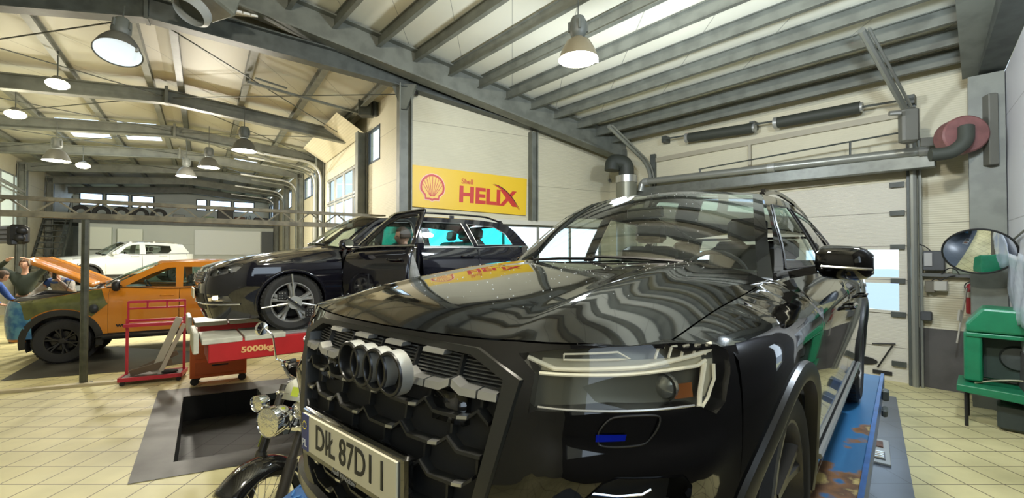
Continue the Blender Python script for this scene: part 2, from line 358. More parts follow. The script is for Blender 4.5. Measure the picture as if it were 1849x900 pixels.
# ---- walls
def wall(name, P0, d, poly, holes, m, h=.6, thick=.12, into=1):
    nrm = (-d[1] * into, d[0] * into)
    f = lambda s, z: (P0[0] + d[0] * s, P0[1] + d[1] * s, z)
    V, F = panel(poly, holes, f, h)
    o = MB().add(V, F).build(name, m, None, 0); q = o.modifiers.new('solid', 'SOLIDIFY'); q.thickness = thick; q.offset = -1 if into > 0 else 1
    return struct(o)
C = (2.53, 11.51); W0 = (-2.15, 9.10); SD = (.890, .456)
R0 = (6.99, 6.35); DE = (-.654, .757)
def Sw(s, z, off=0): return Vector((W0[0] + SD[0] * s + .456 * off, W0[1] + SD[1] * s - .890 * off, z))
def Dw(s, z, off=0): return Vector((R0[0] + DE[0] * s - .757 * off, R0[1] + DE[1] * s - .654 * off, z))
band = [(.35, 1.75), (5.0, 1.75), (5.0, 2.78), (.35, 2.78)]
wall('wall_sign', W0, SD, [(0, 0), (5.27, 0), (5.27, 5.0), (0, 6.1)], [band], WALL, into=1)
wall('wall_door', R0, DE, [(-.05, 0), (6.83, 0), (6.83, 5.2), (-.05, 5.2)], [[(1.0, 0.01), (5.42, .01), (5.42, 3.26), (1.0, 3.26)]], WALL, into=-1)
wall('wall_right', R0, (-.66, -.75), [(0, 0), (3.3, 0), (3.3, 4.75), (0, 4.45)], [], WALLW, into=1)
m = MB(); a, b = Dw(-.0, .46, .012), Dw(.93, .46, .012); m.beam(a, b, .02, .92)
m.beam((R0[0] - .0, R0[1], .46), V2(R0, (-.66, -.75), 3.3) + (.46,), .03, .92)
struct(m.build('baseboard_right', DADO, angle=0))
m = MB(); m.beam(V2(V2(R0, (-.66, -.75), 0), (-.75, .66), .12) + (4.75,), V2(V2(R0, (-.66, -.75), 3.4), (-.75, .66), .12) + (5.05,), .25, .55); struct(m.build('trim_49', STEELD, angle=0))
rw = Hp(3.44, 0, 0)
wall('wall_windows', tuple(Hp(3.44, 8.72, 0)[:2]), HD, [(0, 0), (23.9, 0), (23.9, 5.6), (0, 5.75)],
     [[(a, 4.35), (b, 4.35), (b, 5.2), (a, 5.2)] for a, b in ((1.7, 2.6), (8.5, 11.3), (14.5, 16.9), (18.6, 20.2), (21.4, 23.2))] + [[(2.95, .01), (7.15, .01), (7.15, 5.25), (2.95, 5.25)]], WALL, into=-1)
wall('wall_left', tuple(Hp(-5.66, 6.0, 0)[:2]), HD, [(0, 0), (26.6, 0), (26.6, 5.7), (0, 5.7)], [[(a, 3.0), (b, 3.0), (b, 5.0), (a, 5.0)] for a, b in ((3.5, 8.2), (9.0, 13.6), (15.0, 19))], WALL, into=1)
# gable at the far end
gw = [[(a, 4.75), (b, 4.75), (b, 5.45), (a, 5.45)] for a, b in ((.2, 1.17), (1.25, 2.25), (2.33, 3.35), (5.3, 5.85), (5.95, 7.1), (7.2, 8.35))]
wall('wall_far', tuple(Hp(-5.66, 32.6, 0)[:2]), HN, [(0, 0), (9.1, 0), (9.1, 5.9), (4.93, 6.3), (0, 5.9)], gw, WALLG, into=1)
# walls behind and beside the photographer
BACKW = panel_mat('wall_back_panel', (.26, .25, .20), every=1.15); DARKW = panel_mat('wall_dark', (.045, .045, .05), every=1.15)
RW2 = V2(R0, (-.66, -.75), 3.3)
wall('wall_right', RW2, (-.66, -.75), [(0, 0), (9.5, 0), (9.5, 8.2), (0, 4.75)], [[(1.6, 1.3), (2.4, 1.3), (2.4, 2.5), (1.6, 2.5)], [(5.0, 2.2), (8.5, 2.2), (8.5, 3.6), (5.0, 3.6)]], DARKW, into=1)
BK = V2(RW2, (-.66, -.75), 9.5)

wall('wall_back', BK, DE, [(0, 0), (16, 0), (16, 8.4), (0, 8.4)], [[(4, 2.6), (10, 2.6), (10, 3.6), (4, 3.6)]], BACKW, into=-1)
wall('wall_hall_front', tuple(Hp(-5.66, 6.0, 0)[:2]), (.60, -.80), [(0, 0), (13, 0), (13, 8.4), (0, 6)], [], BACKW, into=-1)
# glazing
def glaze(name, f, s0, s1, z0, z1, nm, fm=STEELD, fw=.05, trans=0, pane=None):
    m = MB(); P = lambda s, z: f(s, z)
    for z in (z0 + fw / 2, z1 - fw / 2) + ((z0 + (z1 - z0) * .5,) if trans else ()): m.beam(P(s0, z), P(s1, z), .06, fw)
    for k in range(nm + 1):
        s = s0 + fw / 2 + (s1 - s0 - fw) * k / nm; m.beam(P(s, z0), P(s, z1), .06, fw)
    o = m.build(name, fm, None, 0); struct(o)
    g = MB().add([P(s0, z0), P(s1, z0), P(s1, z1), P(s0, z1)], [(0, 1, 2, 3)]).build('pane', pane or PANE, o, 0); return o
WR = lambda s, z: Hp(3.46, 8.72 + s, z)
k = 1
for a, b, n in ((1.7, 2.6, 1), (8.5, 11.3, 2), (14.5, 16.9, 2), (18.6, 20.2, 1), (21.4, 23.2, 2)):
    glaze('window_%d' % k, WR, a, b, 4.35, 5.2, n, mat('blue_frame', (.05, .07, .09), .4)); k += 1
for a, b, n in ((3.5, 8.2, 3), (9.0, 13.6, 3), (15, 19, 3)):
    glaze('window_%d' % k, lambda s, z: Hp(-5.7, 6.0 + s, z), a, b, 3.0, 5.0, n, STEELL, pane=mat('milky_pane', (.75, .8, .68), .4, emit=(.8, .95, .8), estr=.35)); k += 1
for q in gw:
    glaze('window_%d' % k, lambda s, z: Hp(-5.66 + s, 32.66, z), q[0][0], q[1][0], 4.75, 5.45, 1); k += 1
glaze('window_%d' % k, lambda s, z: Sw(s, z, -.05), .35, 5.0, 1.75, 2.78, 5, STEEL, .06, pane=glass('clear_pane', (.93, .97, 1)))
# window ledge on the sign wall
m = MB(); m.beam(Sw(.25, 2.82, .04), Sw(5.1, 2.82, .04), .1, .1); m.beam(Sw(.25, 1.72, .05), Sw(5.1, 1.72, .05), .14, .05)
struct(m.build('trim_6', mat('ledge', (.6, .58, .5), .5), angle=0))
# sectional door at the end of the near bay
dr = empty('door_1'); struct(dr)
z = 0.0; k = 0
for z0, z1 in ((.01, .556), (.555, 1.106), (1.105, 1.646), (1.645, 2.196), (2.195, 2.746), (2.745, 3.27)):
    m = MB(); s0, s1 = .98, 5.44
    if 1.05 < z0 < 2.0:
        N = 3; ww = (s1 - s0) / N
        V, F = panel([(s0, z0), (s1, z0), (s1, z1), (s0, z1)], [[(s0 + .12 + i * ww, z0 + .05), (s0 + ww - .06 + i * ww, z0 + .05), (s0 + ww - .06 + i * ww, z1 - .05), (s0 + .12 + i * ww, z1 - .05)] for i in range(N)], lambda s, z: Dw(s, z, -.03), .5)
        o = m.add(V, F).build('door_section', DOORP, dr, 0, solid=.04)
        for i in range(N):
            MB().add([Dw(s0 + .12 + i * ww, z0 + .05, -.04), Dw(s0 + ww - .06 + i * ww, z0 + .05, -.04), Dw(s0 + ww - .06 + i * ww, z1 - .05, -.04), Dw(s0 + .12 + i * ww, z1 - .05, -.04)], [(0, 1, 2, 3)]).build('pane', PANE, o, 0)
    else: m.beam(Dw(s0, (z0 + z1) / 2, -.03), Dw(s1, (z0 + z1) / 2, -.03), .045, z1 - z0).build('door_section', DOORP, dr, 0)
m = MB()
for zz in (.3, 1.1, 1.64, 2.19, 2.74, 3.2): m.beam(Dw(1.02, zz, .03), Dw(1.2, zz, .03), .04, .08)
m.build('hinge', STEELD, dr, 0)
m = MB(); m.tube([Dw(1.15, .62, .03), Dw(1.45, .58, .03)], .012); m.tube([Dw(1.18, .6, .04), Dw(1.38, .2, .04)], .012); m.build('bolt', BLKP, dr)
MB().add([Dw(1.6 + .22 * math.cos(a) * 1, .28 + .07 * math.sin(a), .012) for a in [i * math.pi / 8 for i in range(16)]], [tuple(range(16))]).build('vent', BLKP, dr, 0)
m = MB(); m.beam(Dw(1.2, .12, .01), Dw(1.45, .12, .01), .02, .06).build('bottom_bracket', BLKP, dr, 0)
m = MB()
for s in (.93, 5.5): m.beam(Dw(s, 2.2, .05), Dw(s, 2.2 + 1e-3, .05), .1, .1) if 0 else m.beam(Dw(s, 0, .05), Dw(s, 4.45, .05), .12, .10, up=(.6, .7, 0))
struct(m.build('trim_7', STEELD, angle=0))
m = MB()
for z in (3.36, 4.33): m.beam(Dw(.9, z, .03), Dw(5.55, z - .02, .03), .06, .10)
m.beam(Dw(3.35, 3.4, .02), Dw(3.35, 4.3, .02), .05, .08, up=(1, 1, 0)); struct(m.build('trim_8', mat('khaki_trim', (.38, .35, .26), .5), angle=0))
# ---- annex roof: rafters, purlins, deck
WV = Vector((-.757, -.654)); E1 = Vector((2.86, 11.12)); RD = Vector((-.89, -.456))
def zr(p): return 4.95 + .215 * (Vector(p[:2]) - E1).dot(WV)
def rp(p, dz): return Vector((p[0], p[1], zr(p) + dz))
a = E1; b = E1 + RD * 14
struct(MB().ibeam(rp(a, -.26), rp(b, -.26), .30, .52, .03).build('trim_9', STEEL, angle=0))
g0 = Vector((6.50, 6.12)); gd = Vector((-.73, -.68))
struct(MB().ibeam(rp(g0, -.30), rp(g0 + gd * 7.5, -.32), .34, .46, .03).build('trim_10', STEELL if 0 else STEEL, angle=0))
f = Vector((.654, -.757))
for i, s in enumerate((.44, .945, 1.48, 2.13, 2.74, 3.36, 4.0, 4.65, 5.37, 6.07, 6.85, 7.6, 8.35, 9.1, 9.85, 10.6, 11.4, 12.2, 13.0)):
    p = E1 + RD * s
    # meet the right hand rafter: p + f t = g0 + gd u
    A = np.array([[f.x, -gd.x], [f.y, -gd.y]]); t_, u_ = np.linalg.solve(A, np.array([g0.x - p.x, g0.y - p.y]))
    t_ = min(t_, 14) if t_ > 0 else 14
    a, b = p - f * .95, p + f * t_
    struct(MB().ibeam(rp(a, -.10), rp(b, -.10), .08, .22, .014).build('trim_%d' % (11 + i), STEEL, angle=0))
A_ = Vector(C) + Vector(DE) * 1.1; B_ = Vector(R0) - Vector(DE) * 4
dk = [A_ - WV * .3, A_ - WV * .3 + RD * 13.5, A_ + RD * 13.5 + f * 15, B_ + WV * 9, B_ - WV * .3]
V, F = panel([tuple(p) for p in dk], [], lambda x, y: tuple(rp((x, y), .04)), 1.5)
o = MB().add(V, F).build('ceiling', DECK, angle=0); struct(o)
# second rafter (on the sign wall line), kink at the hall eave
R2 = Vector((-5.57, 6.71)); eo = (.06, -.12)
pts = [(-9.7, 5.0, 5.35), (-5.57, 6.71, 5.82), (-2.10, 8.98, 5.62), (2.6, 11.36, 4.84)]
m = MB()
for a, b in zip(pts, pts[1:]): m.ibeam(a, b, .22, .36, .025)
m.beam((-5.57, 6.71, 5.62), (-5.57, 6.71, 6.06), .25, .05, up=(1, .6, 0)); struct(m.build('trim_40', STEELD, angle=0))
a = Vector((2.53, 11.51)) + Vector(DE) * 0 + Vector((-.456, .89)) * .25
q = [(a.x, a.y), (a.x + RD.x * 14, a.y + RD.y * 14)]
qf = lambda s: (a.x + RD.x * s, a.y + RD.y * s)
m = MB(); m.add([(*qf(0), 4.98), (*qf(5.3), 5.76), (*qf(9.4), 6.0), (*qf(14), 5.6), (*qf(14), 8.6), (*qf(0), 5.3)], [(0, 1, 2, 3, 4, 5)]); struct(m.build('wall_gable', WALL, angle=0))
# ---- hall roof
ZB = lambda a: 5.76 - .085 * abs(a + .73)
n = 50
for b in (13.06, 16.64, 20.2, 23.8, 27.4, 31.0):
    m = MB(); m.ibeam(Hp(-5.6, b, ZB(-5.6)), Hp(-.73, b, ZB(-.73)), .2, .32, .025); m.ibeam(Hp(-.73, b, ZB(-.73)), Hp(3.4, b, ZB(3.4)), .2, .32, .025)
    m.beam(Hp(-.73, b - .02, 5.58), Hp(-.73, b - .02, 5.98), .24, .06, up=(.8, .57, 0))
    struct(m.build('trim_%d' % n, STEEL, angle=0)); n += 1
for a in (-4.9, -3.6, -2.3, -1.0, -.45, .75, 1.95, 3.1):
    struct(MB().ibeam(Hp(a, 8.8 + max(0, -a - .73) * .22, ZB(a) + .24), Hp(a, 32.5, ZB(a) + .24), .12, .16, .015).build('trim_%d' % n, STEEL if a not in (-.45,) else STEELD, angle=0)); n += 1
for s0, a0, a1 in ((0, -5.7, -.73), (1, -.73, 3.5)):
    hl = [[(-3.4, 17.2), (-2.5, 17.2), (-2.5, 19.6), (-3.4, 19.6)], [(-2.1, 17.2), (-1.2, 17.2), (-1.2, 19.6), (-2.1, 19.6)]] if s0 == 0 else [[(1.0, 20.8), (1.8, 20.8), (1.8, 23), (1.0, 23)]]
    V, F = panel([(a0, 9.75 if s0 == 0 else 8.85), (a1, 8.85 if s0 == 0 else 8.75), (a1, 32.7), (a0, 32.7)], hl, lambda a, b: tuple(Hp(a, b, ZB(a) + .33)), 1.2)
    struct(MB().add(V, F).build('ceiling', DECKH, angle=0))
    for h_ in hl:
        struct(MB().add([Hp(a, b, ZB(a) + .34) for a, b in h_], [(0, 1, 2, 3)]).build('window_%d' % (30 + n), glass('skylight', (.85, .9, .95)), angle=0)); n += 1
# columns along the walls
def col(x, y, z1, name, w=.24, m_=STEEL, up=(1, .6, 0), z0=0, capital=0):
    global n
    m = MB(); m.ibeam((x, y, z0), (x, y, z1), w, w, .025, up=up)
    if capital: m.prism([(x - .05, z1 - .5), (x + .05, z1 - .5), (x + .25, z1), (x - .25, z1)], 1, y - .08, y + .08)
    struct(m.build('trim_%d' % n, m_, angle=0)); n += 1
for a, bs in ((3.28, (16.3, 20.2, 23.8, 27.4)), (-5.5, (13.06, 16.64, 20.2, 23.8, 27.4))):
    for b in bs: p = Hp(a, b, 0); col(p.x, p.y, 5.45, 'c', up=(HN[0], HN[1], 0))
p = Sw(-.1, 0, .14); col(p.x, p.y, 5.5, 'c', w=.26, up=(SD[0], SD[1], 0), capital=1)
p = Hp(3.3, 8.72 + 2.75, 0); col(p.x, p.y, 5.2, 'c', w=.24, up=(HN[0], HN[1], 0))
p = Sw(2.93, 0, .09); col(p.x, p.y, 4.95, 'c', w=.17, up=(SD[0], SD[1], 0), z0=2.87)
p = E1 + Vector((.02, -.02)); col(p.x, p.y, 4.7, 'c', w=.26, up=(1, .5, 0))
m = MB(); m.ibeam((6.50, 6.05, 0), (6.50, 6.05, 4.5), .34, .34, .03, up=(.7, .7, 0)); struct(m.build('trim_%d' % n, STEEL, angle=0)); n += 1
# inclined soffit above the hall door, door track rails
hd = empty('door_2'); struct(hd)
for i, (z0, z1, win) in enumerate(((0.01, 2.9, 0), (2.92, 3.75, 1), (3.78, 4.55, 1), (4.58, 5.25, 0))):
    if win:
        N = 4; ww = 4.2 / N; m = MB()
        for z in (z0 + .03, z1 - .03): m.beam(WR(2.95, z), WR(7.15, z), .06, .06)
        for j in range(N + 1): m.beam(WR(2.95 + j * ww, z0), WR(2.95 + j * ww, z1), .06, .07)
        o = m.build('door_section', STEELL, hd, 0)
        MB().add([WR(2.95, z0), WR(7.15, z0), WR(7.15, z1), WR(2.95, z1)], [(0, 1, 2, 3)]).build('pane', PANE if i == 1 else glass('dim_pane', (.45, .5, .5)), o, 0)
    else: MB().beam(WR(2.95, (z0 + z1) / 2), WR(7.15, (z0 + z1) / 2), .05, z1 - z0).build('door_section', WALL, hd, 0)
m = MB(); m.add([Hp(3.40, 11.5, 5.2), Hp(3.40, 16.0, 5.2), Hp(2.7, 16.0, 5.62), Hp(2.7, 11.5, 5.62)], [(0, 1, 2, 3)]); struct(m.build('trim_%d' % n, WALL, angle=0)); n += 1
def railpair(b, label, grp):
    t = empty('door_track', Hp(3.2, b, 0), 0, label, 'door track', grp); M = Matrix.Translation(-Hp(3.2, b, 0))
    P = fillet3([Hp(3.25, b, .0), Hp(3.25, b, 5.15), Hp(1.2, b, 5.3)], .6, 8)
    o = MB().tube([tuple(M @ Vector(p)) for p in P], .045).build('rail', STEELL, t)
    P = fillet3([Hp(3.25, b + .25, .0), Hp(3.25, b + .25, 5.0), Hp(1.6, b + .25, 5.15)], .5, 8)
    MB().tube([tuple(M @ Vector(p)) for p in P], .03).build('rail', STEEL, t)
for i, b in enumerate((15.95, 16.9, 20.6, 24.2, 27.6)):
    railpair(b, ['pair of pale grey overhead door rails curving up beside the glazed hall door', 'grey overhead door rails curving up left of the glazed hall door, second pair', 'grey overhead door rails curving up between the high hall windows, third pair', 'grey overhead door rails far down the hall, fourth pair from the glazed door', 'farthest pair of grey overhead door rails near the gable'][i], None)
# bracing rods under the hall roof
m = MB()
for b0, b1 in ((8.9, 13.0), (13.1, 16.6), (16.7, 20.2), (20.3, 23.8)):
    for a0, a1 in ((-5.3, -.8), (-.8, -5.3), (-.6, 3.3), (3.3, -.6)):
        m2 = MB(); m2.tube([Hp(a0, b0, ZB(a0) + .0), Hp(a1, b1, ZB(a1) + .0)], .012, 5); struct(m2.build('trim_%d' % n, STEELD)); n += 1
# far partition, mezzanine
Bz = 29.0
m = MB(); m.beam(Hp(-5.6, Bz, 3.62), Hp(3.4, Bz, 3.62), 3.2, .16); struct(m.build('trim_%d' % n, STEELD, angle=0)); n += 1
wall('wall_partition', tuple(Hp(-4.6, Bz - 1.5, 0)[:2]), HN, [(0, 0), (8.0, 0), (8.0, 3.55), (0, 3.55)], [], WALLG, into=1)
# outside: yard
V, F = panel([(-40, -20), (60, -20), (60, 70), (-40, 70)], [pit], lambda x, y: (x, y, -.05), 12)
struct(MB().add(V, F).build('ground', mat('asphalt', (.32, .34, .36), .8), angle=0))
# ================================================================== cars
BLK = mat('black_paint', (.0035, .0035, .0035), .05, coat=.55, spec=.3)
GLOSSB = mat('gloss_black', (.008, .008, .008), .12, coat=.8)
SATIN = mat('satin_silver', (.55, .55, .52), .32, metal=.85)
DKMETAL = mat('dark_metal', (.05, .05, .05), .3, metal=.7)
HEADL = glass('headlight_lens', (.93, .93, .90), ior=1.45)
CARGLASS = glass('car_glass', (.62, .70, .66), ior=1.5)
CABIN = mat('cabin_trim', (.03, .03, .032), .8)
SEATM = mat('seat_leather', (.055, .053, .05), .55)
class Car:
    def __init__(s, **k):
        s.__dict__.update(k)
        s.U = [0]
        for i in range(1, len(s.PY)): s.U.append(s.U[-1] + math.hypot(s.PY[i] - s.PY[i - 1], s.PX[i] - s.PX[i - 1]))
        s.nx = [-v for v in s.PX]; s.W = s.PY[-1]
    def plan(s, x):
        a = hinterp(s.nx, s.PY, -x) if -x < s.nx[-1] else s.W
        r = s.L + x
        return min(a, hinterp(s.RX, s.RY, r) if r < s.RX[-1] else s.W)
    def Y(s, x, z): return s.plan(x) + hinterp(s.DZ, s.DY, z)
    def u_of(s, x): return hinterp(s.nx, s.U, -x)
    def G(s, u, z, off=0.0):
        sg = 1 if u >= 0 else -1; a = abs(u); x = hinterp(s.U, s.PX, a); y = hinterp(s.U, s.PY, a)
        lx = hinterp(s.LZ, s.LX, z) / (1 + 6 * max(0, -x)); rel = s.relief(a, z) if s.relief else 0
        t = min(1, a / .9); yy = y + hinterp(s.DZ, s.DY, z) * t * t
        if off or rel:
            e = .02; dx = hinterp(s.U, s.PX, a + e) - hinterp(s.U, s.PX, max(0, a - e)); dy = hinterp(s.U, s.PY, a + e) - hinterp(s.U, s.PY, max(0, a - e))
            L = math.hypot(dx, dy) or 1; x += (dy / L) * (off + rel); yy += (-dx / L) * (off + rel)
        return (x + lx, sg * yy, z)
    def zt(s, x): return hinterp(s.TX, s.TZ, -x)
    def yt(s, x): return min(hinterp(s.TX, s.TY, -x), s.plan(x) - .02)
    def S(s, x, v):
        if v <= s.vs: return s.Y(x, v), v
        t = min(1, (v - s.vs) / .1); y0 = s.Y(x, s.vs); y2, z2 = s.yt(x), s.zt(x); y1, z1 = y0 - s.sh[0], s.vs + (z2 - s.vs) * s.sh[1]
        return y0 * (1 - t)**2 + 2 * t * (1 - t) * y1 + t * t * y2, s.vs * (1 - t)**2 + 2 * t * (1 - t) * z1 + t * t * z2
    def side(s, sg, off=0): 
        def f(x, v):
            y, z = s.S(x, v); return (x, sg * (y + off), z)
        return f
    def yr(s, x): return hinterp(s.GX, s.GY, -x)
    def zr(s, x): return hinterp(s.GX, s.GZ, -x)
    def green(s, sg, off=0):
        def f(x, z):
            zt, zr = s.zt(x), s.zr(x); t = (z - zt) / (zr - zt); t = max(0, t)
            return (x, sg * (s.yt(x) + (s.yr(x) - s.yt(x)) * t**1.25 + off), z)
        return f
    def zc(s, x): return hinterp(s.CX, s.CZ, -x)
    def hood(s, x, y, off=0):
        e = s.yt(min(x, -.36)); a = min(1, abs(y) / e); z1 = s.zt(x)
        z = z1 + (s.zc(x) - z1) * (1 - a**s.hp)
        if s.crease: z += s.crease[0] * math.exp(-((abs(y) - s.crease[1]) / s.crease[2])**2) * min(1, max(0, (-x - .1) / .3))
        return (x, y, z + off)
    def ztop(s, u):
        z = s.zc(0)
        for _ in range(8): p = s.G(u, z); z = s.hood(p[0], p[1])[2]
        return z
def arch_c(cx, cz, r, n=44): return [(cx + r * math.cos(2 * math.pi * i / n), cz + r * math.sin(2 * math.pi * i / n)) for i in range(n)]
def wheel_obj(parent, x, y, sg, R, rim, wdt, spokes, m_rim, name='wheel', twin=False, hubc=None, rz=0):
    """tyre with rim, disc; local frame at hub, outer face towards sg*y"""
    M = Matrix.Translation((x, y, R)) @ Matrix.Rotation(rz, 4, 'Z')
    if sg < 0: M = M @ Matrix.Rotation(math.pi, 4, 'Z')
    h = wdt / 2; pr = [(rim, -h * .85), (rim + .012, -h), (R - .035, -h * 1.02), (R - .008, -h * .86), (R, -h * .7), (R, h * .7), (R - .008, h * .86), (R - .035, h * 1.02), (rim + .012, h), (rim - .004, h * .92), (rim - .004, -h * .85)]
    m = MB().lathe(pr, axis='y', n=56)
    for k in range(48):     # tread blocks
        a = 2 * math.pi * k / 48
        for q in (-1, 1): m.box((math.cos(a) * (R - .001), q * h * .62, math.sin(a) * (R - .001)), (.008, h * .5, R * .085), Matrix.Rotation(-a, 3, 'Y'))
    t = m.build(name, RUB, parent, mx=M)
    m = MB(); m.lathe([(rim - .004, -h * .9), (rim - .02, -h * .8), (rim - .035, 0), (rim - .02, h * .75), (rim - .012, h * .93), (rim + .004, h * .93)], axis='y', n=48)
    m.lathe([(0, h * .62), (.03, h * .66), (.055, h * .62), (.07, h * .5), (.07, -.02), (0, -.02)], axis='y', n=24)
    for k in range(spokes):
        a = 2 * math.pi * k / spokes + .3
        for da in ((-.07, .07) if twin else (0,)):
            w0, w1 = (.022, .018) if twin else (.05, .035)
            P = []
            for rr, yy, ww, aa in ((.05, h * .58, w0, a + da * .3), (rim * .55, h * .66, (w0 + w1) / 2, a + da), (rim - .016, h * .78, w1 * 1.25, a + da * 2.2)):
                c = Vector((rr * math.cos(aa), yy, rr * math.sin(aa))); tn = Vector((-math.sin(aa), 0, math.cos(aa))); P.append((c, tn, ww))
            V = []
            for c, tn, ww in P: V += [c - tn * ww + Vector((0, -.004, 0)), c - tn * ww * .5 + Vector((0, .012, 0)), c + tn * ww * .5 + Vector((0, .012, 0)), c + tn * ww + Vector((0, -.004, 0)), c + tn * ww + Vector((0, -.035, 0)), c - tn * ww + Vector((0, -.035, 0))]
            m.add(V, [(i * 6 + j, i * 6 + (j + 1) % 6, i * 6 + 6 + (j + 1) % 6, i * 6 + 6 + j) for i in range(2) for j in range(6)])
    for k in range(5):
        a = 2 * math.pi * k / 5; m.cyl((.045 * math.cos(a), h * .5, .045 * math.sin(a)), (.045 * math.cos(a), h * .64, .045 * math.sin(a)), .007, 6)
    m.build('rim', m_rim, t)
    MB().lathe([(.06, -.03), (rim * .72, -.03), (rim * .72, 0), (.06, 0)], axis='y', n=32).build('brake_disc', DKMETAL, t)
    return t
def seat(m, x, y, z=.42):
    m.box((x, y, z), (.52, .5, .16), ch=.04); m.box((x - .27, y, z + .34), (.14, .48, .62), Matrix.Rotation(-.22, 3, 'Y'), ch=.04); m.box((x - .38, y, z + .76), (.09, .26, .17), Matrix.Rotation(-.15, 3, 'Y'), ch=.03)
def build_car(c, root, paint, glassm=None, rim=None, wheels=True, hoodpoly=True, fascia_holes=(), frit=GLOSSB, doors=(), interior=True, wmat=None, cab_end=None, side_skip=(), rear=True, glass_side=None, glass_of=None):
    glassm = glassm or CARGLASS; glass_side = glass_side or glassm
    fx, rx = c.ax; ar = c.ar; cz = c.R; FA = arch_c(fx, cz, ar); RA = arch_c(rx, cz, ar); vt = c.vs + .1
    # ---- front fascia
    us = c.u_of(c.xs); top = [(u, c.ztop(u) - .004) for u in np.linspace(-c.uh, c.uh, 25)]
    zs = c.S(c.xs, vt)[1]
    outer = [(-us, c.zb)] + [(u, c.zb) for u in np.linspace(-us, us, 9)[1:-1]] + [(us, c.zb), (us, c.vs + .035), (c.uh + .04, c.ztop(c.uh) - .006)] + top[::-1] + [(-c.uh - .04, c.ztop(c.uh) - .006), (-us, c.vs + .035)]
    PN('front_bumper', outer, fascia_holes, lambda u, z: c.G(u, z), paint, root, .035)
    # ---- hood
    if hoodpoly:
        F = [c.G(u, c.ztop(u))[:2] for u in np.linspace(-c.uh, c.uh, 31)]; xe = F[-1][0]
        sd = [(x, c.yt(x) - .004) for x in np.linspace(xe - .04, c.xc, 12)]
        rear_ = [(c.xc + (c.xc0 - c.xc) * math.cos(y / c.yt(c.xc) * math.pi / 2), y) for y in np.linspace(c.yt(c.xc), -c.yt(c.xc), 15)[1:-1]]
        poly = F + sd + rear_ + [(x, -y) for x, y in sd[::-1]]
        hd_ = PN('hood', poly, [], c.hood, paint, root, .035, flip=False)
    else: hd_ = None
    fnS = {1: c.side(1), -1: c.side(-1)}
    for sg in (1, -1):
        f = fnS[sg]; g = c.green(sg); fl_ = sg < 0
        # fender with forward tip
        d0 = c.doors[0][0]
        poly = [(c.xs, c.zb)] + [(c.xs, c.vs + .04), (c.xs + .14, c.vs + .062), (c.xs + .15, vt)] + [(x, vt) for x in np.linspace(c.xs, d0 + .004, 8)[1:]] + [(d0 + .004, c.zs)]
        PN('fender', poly, [FA], f, paint, root, .04, flip=not fl_)
        for i, (xa, xb) in enumerate(c.doors):
            if (sg, i) in side_skip: continue
            poly = [(xa, c.zs + .004), (xa, vt), *[(x, vt) for x in np.linspace(xa, xb, 8)[1:-1]], (xb, vt), (xb, c.zs + .004)]
            d = PN(('front_door', 'rear_door')[min(i, 1)], poly, [arch_c(rx, cz, ar + .03)], f, paint, root, .05, flip=not fl_)
            hx = xb + .20; y, z = c.S(hx, c.hz)
            m = MB(); m.tube(fillet3([(hx + .11, sg * (c.S(hx + .11, c.hz)[0] - .01), z), (hx + .10, sg * (y + .035), z + .004), (hx - .10, sg * (y + .035), z + .006), (hx - .11, sg * (c.S(hx - .11, c.hz)[0] - .01), z)], .03, 4), .013, 8); m.build('door_handle', c.handle if hasattr(c, 'handle') else paint, d)
        dl = c.doors[-1][1]; xr = -c.L + c.rxs
        PN('rear_quarter', [(dl - .004, c.zs), (dl - .004, vt), *[(x, vt) for x in np.linspace(dl, xr, 8)[1:]], (xr, c.zs)], [RA], f, paint, root, .045, flip=not fl_)
        PN('sill', [(fx - .3, c.zs - .10), (fx - .3, c.zs - .004), (rx + .3, c.zs - .004), (rx + .3, c.zs - .10)], [FA, RA], c.side(sg, .004), c.clad or paint, root, .08, flip=not fl_)
        # arch cladding and liners
        for cx in (fx, rx):
            m = MB(); G_ = []
            for i in range(37):
                a = math.radians(-12 + 204 * i / 36); row = []
                for rr, o in ((ar - .012, -.03), (ar - .008, .010), (ar + .012, .016), (ar + c.cw, .012), (ar + c.cw + .006, -.004)):
                    x_ = cx + rr * math.cos(a); z_ = cz + rr * math.sin(a); row.append((x_, sg * (c.Y(x_, min(z_, c.vs)) + o), z_))
                G_.append(row)
            m.grid(G_, flip=sg > 0).build('wheel_arch_trim', c.clad or paint, root, 50)
            m = MB(); G_ = [[(cx + (ar + .003) * math.cos(a), sg * y, cz + (ar + .003) * math.sin(a)) for y in (.50, c.W - .05)] for a in [math.radians(-20 + 220 * i / 20) for i in range(21)]]
            m.grid(G_); m.add([(cx + ar * math.cos(a), sg * .50, cz + ar * math.sin(a)) for a in [2 * math.pi * i / 20 for i in range(20)]], [tuple(range(20))]); m.build('wheel_well', RUB, root)
        # greenhouse side with window openings
        xA0, xA1 = c.xA; ge = c.ge
        rail = [(x, c.zr(x)) for x in np.linspace(xA1, ge[0][0], 14)]
        poly = [(xA0, c.zt(xA0) - .002)] + rail + [tuple(p) for p in ge[1:]] + [(x, c.zt(x) - .002) for x in np.linspace(ge[-1][0], xA0, 14)[1:-1]]
        PN('side_frame', poly, c.wins, g, c.framem or paint, root, .05, flip=not fl_)
        for i, q in enumerate(c.wins):
            PN('side_window', q, [], c.green(sg, -.012), (glass_of or {}).get((sg, i), glass_side), root, .12, flip=not fl_)
            if c.trimm:
                m = MB(); P = resample(q, .08); m.tube([c.green(sg, .002)(*p) for p in P] + [c.green(sg, .002)(*P[0])], .006, 5); m.build('window_trim', c.trimm, root)
        m = MB(); P = [c.green(sg, .004)(x, c.zt(x) + .005) for x in np.linspace(xA0 - .02, c.ge[-1][0], 16)]; m.tube(P, .009, 6); m.build('belt_moulding', c.trimm or BLKP, root)
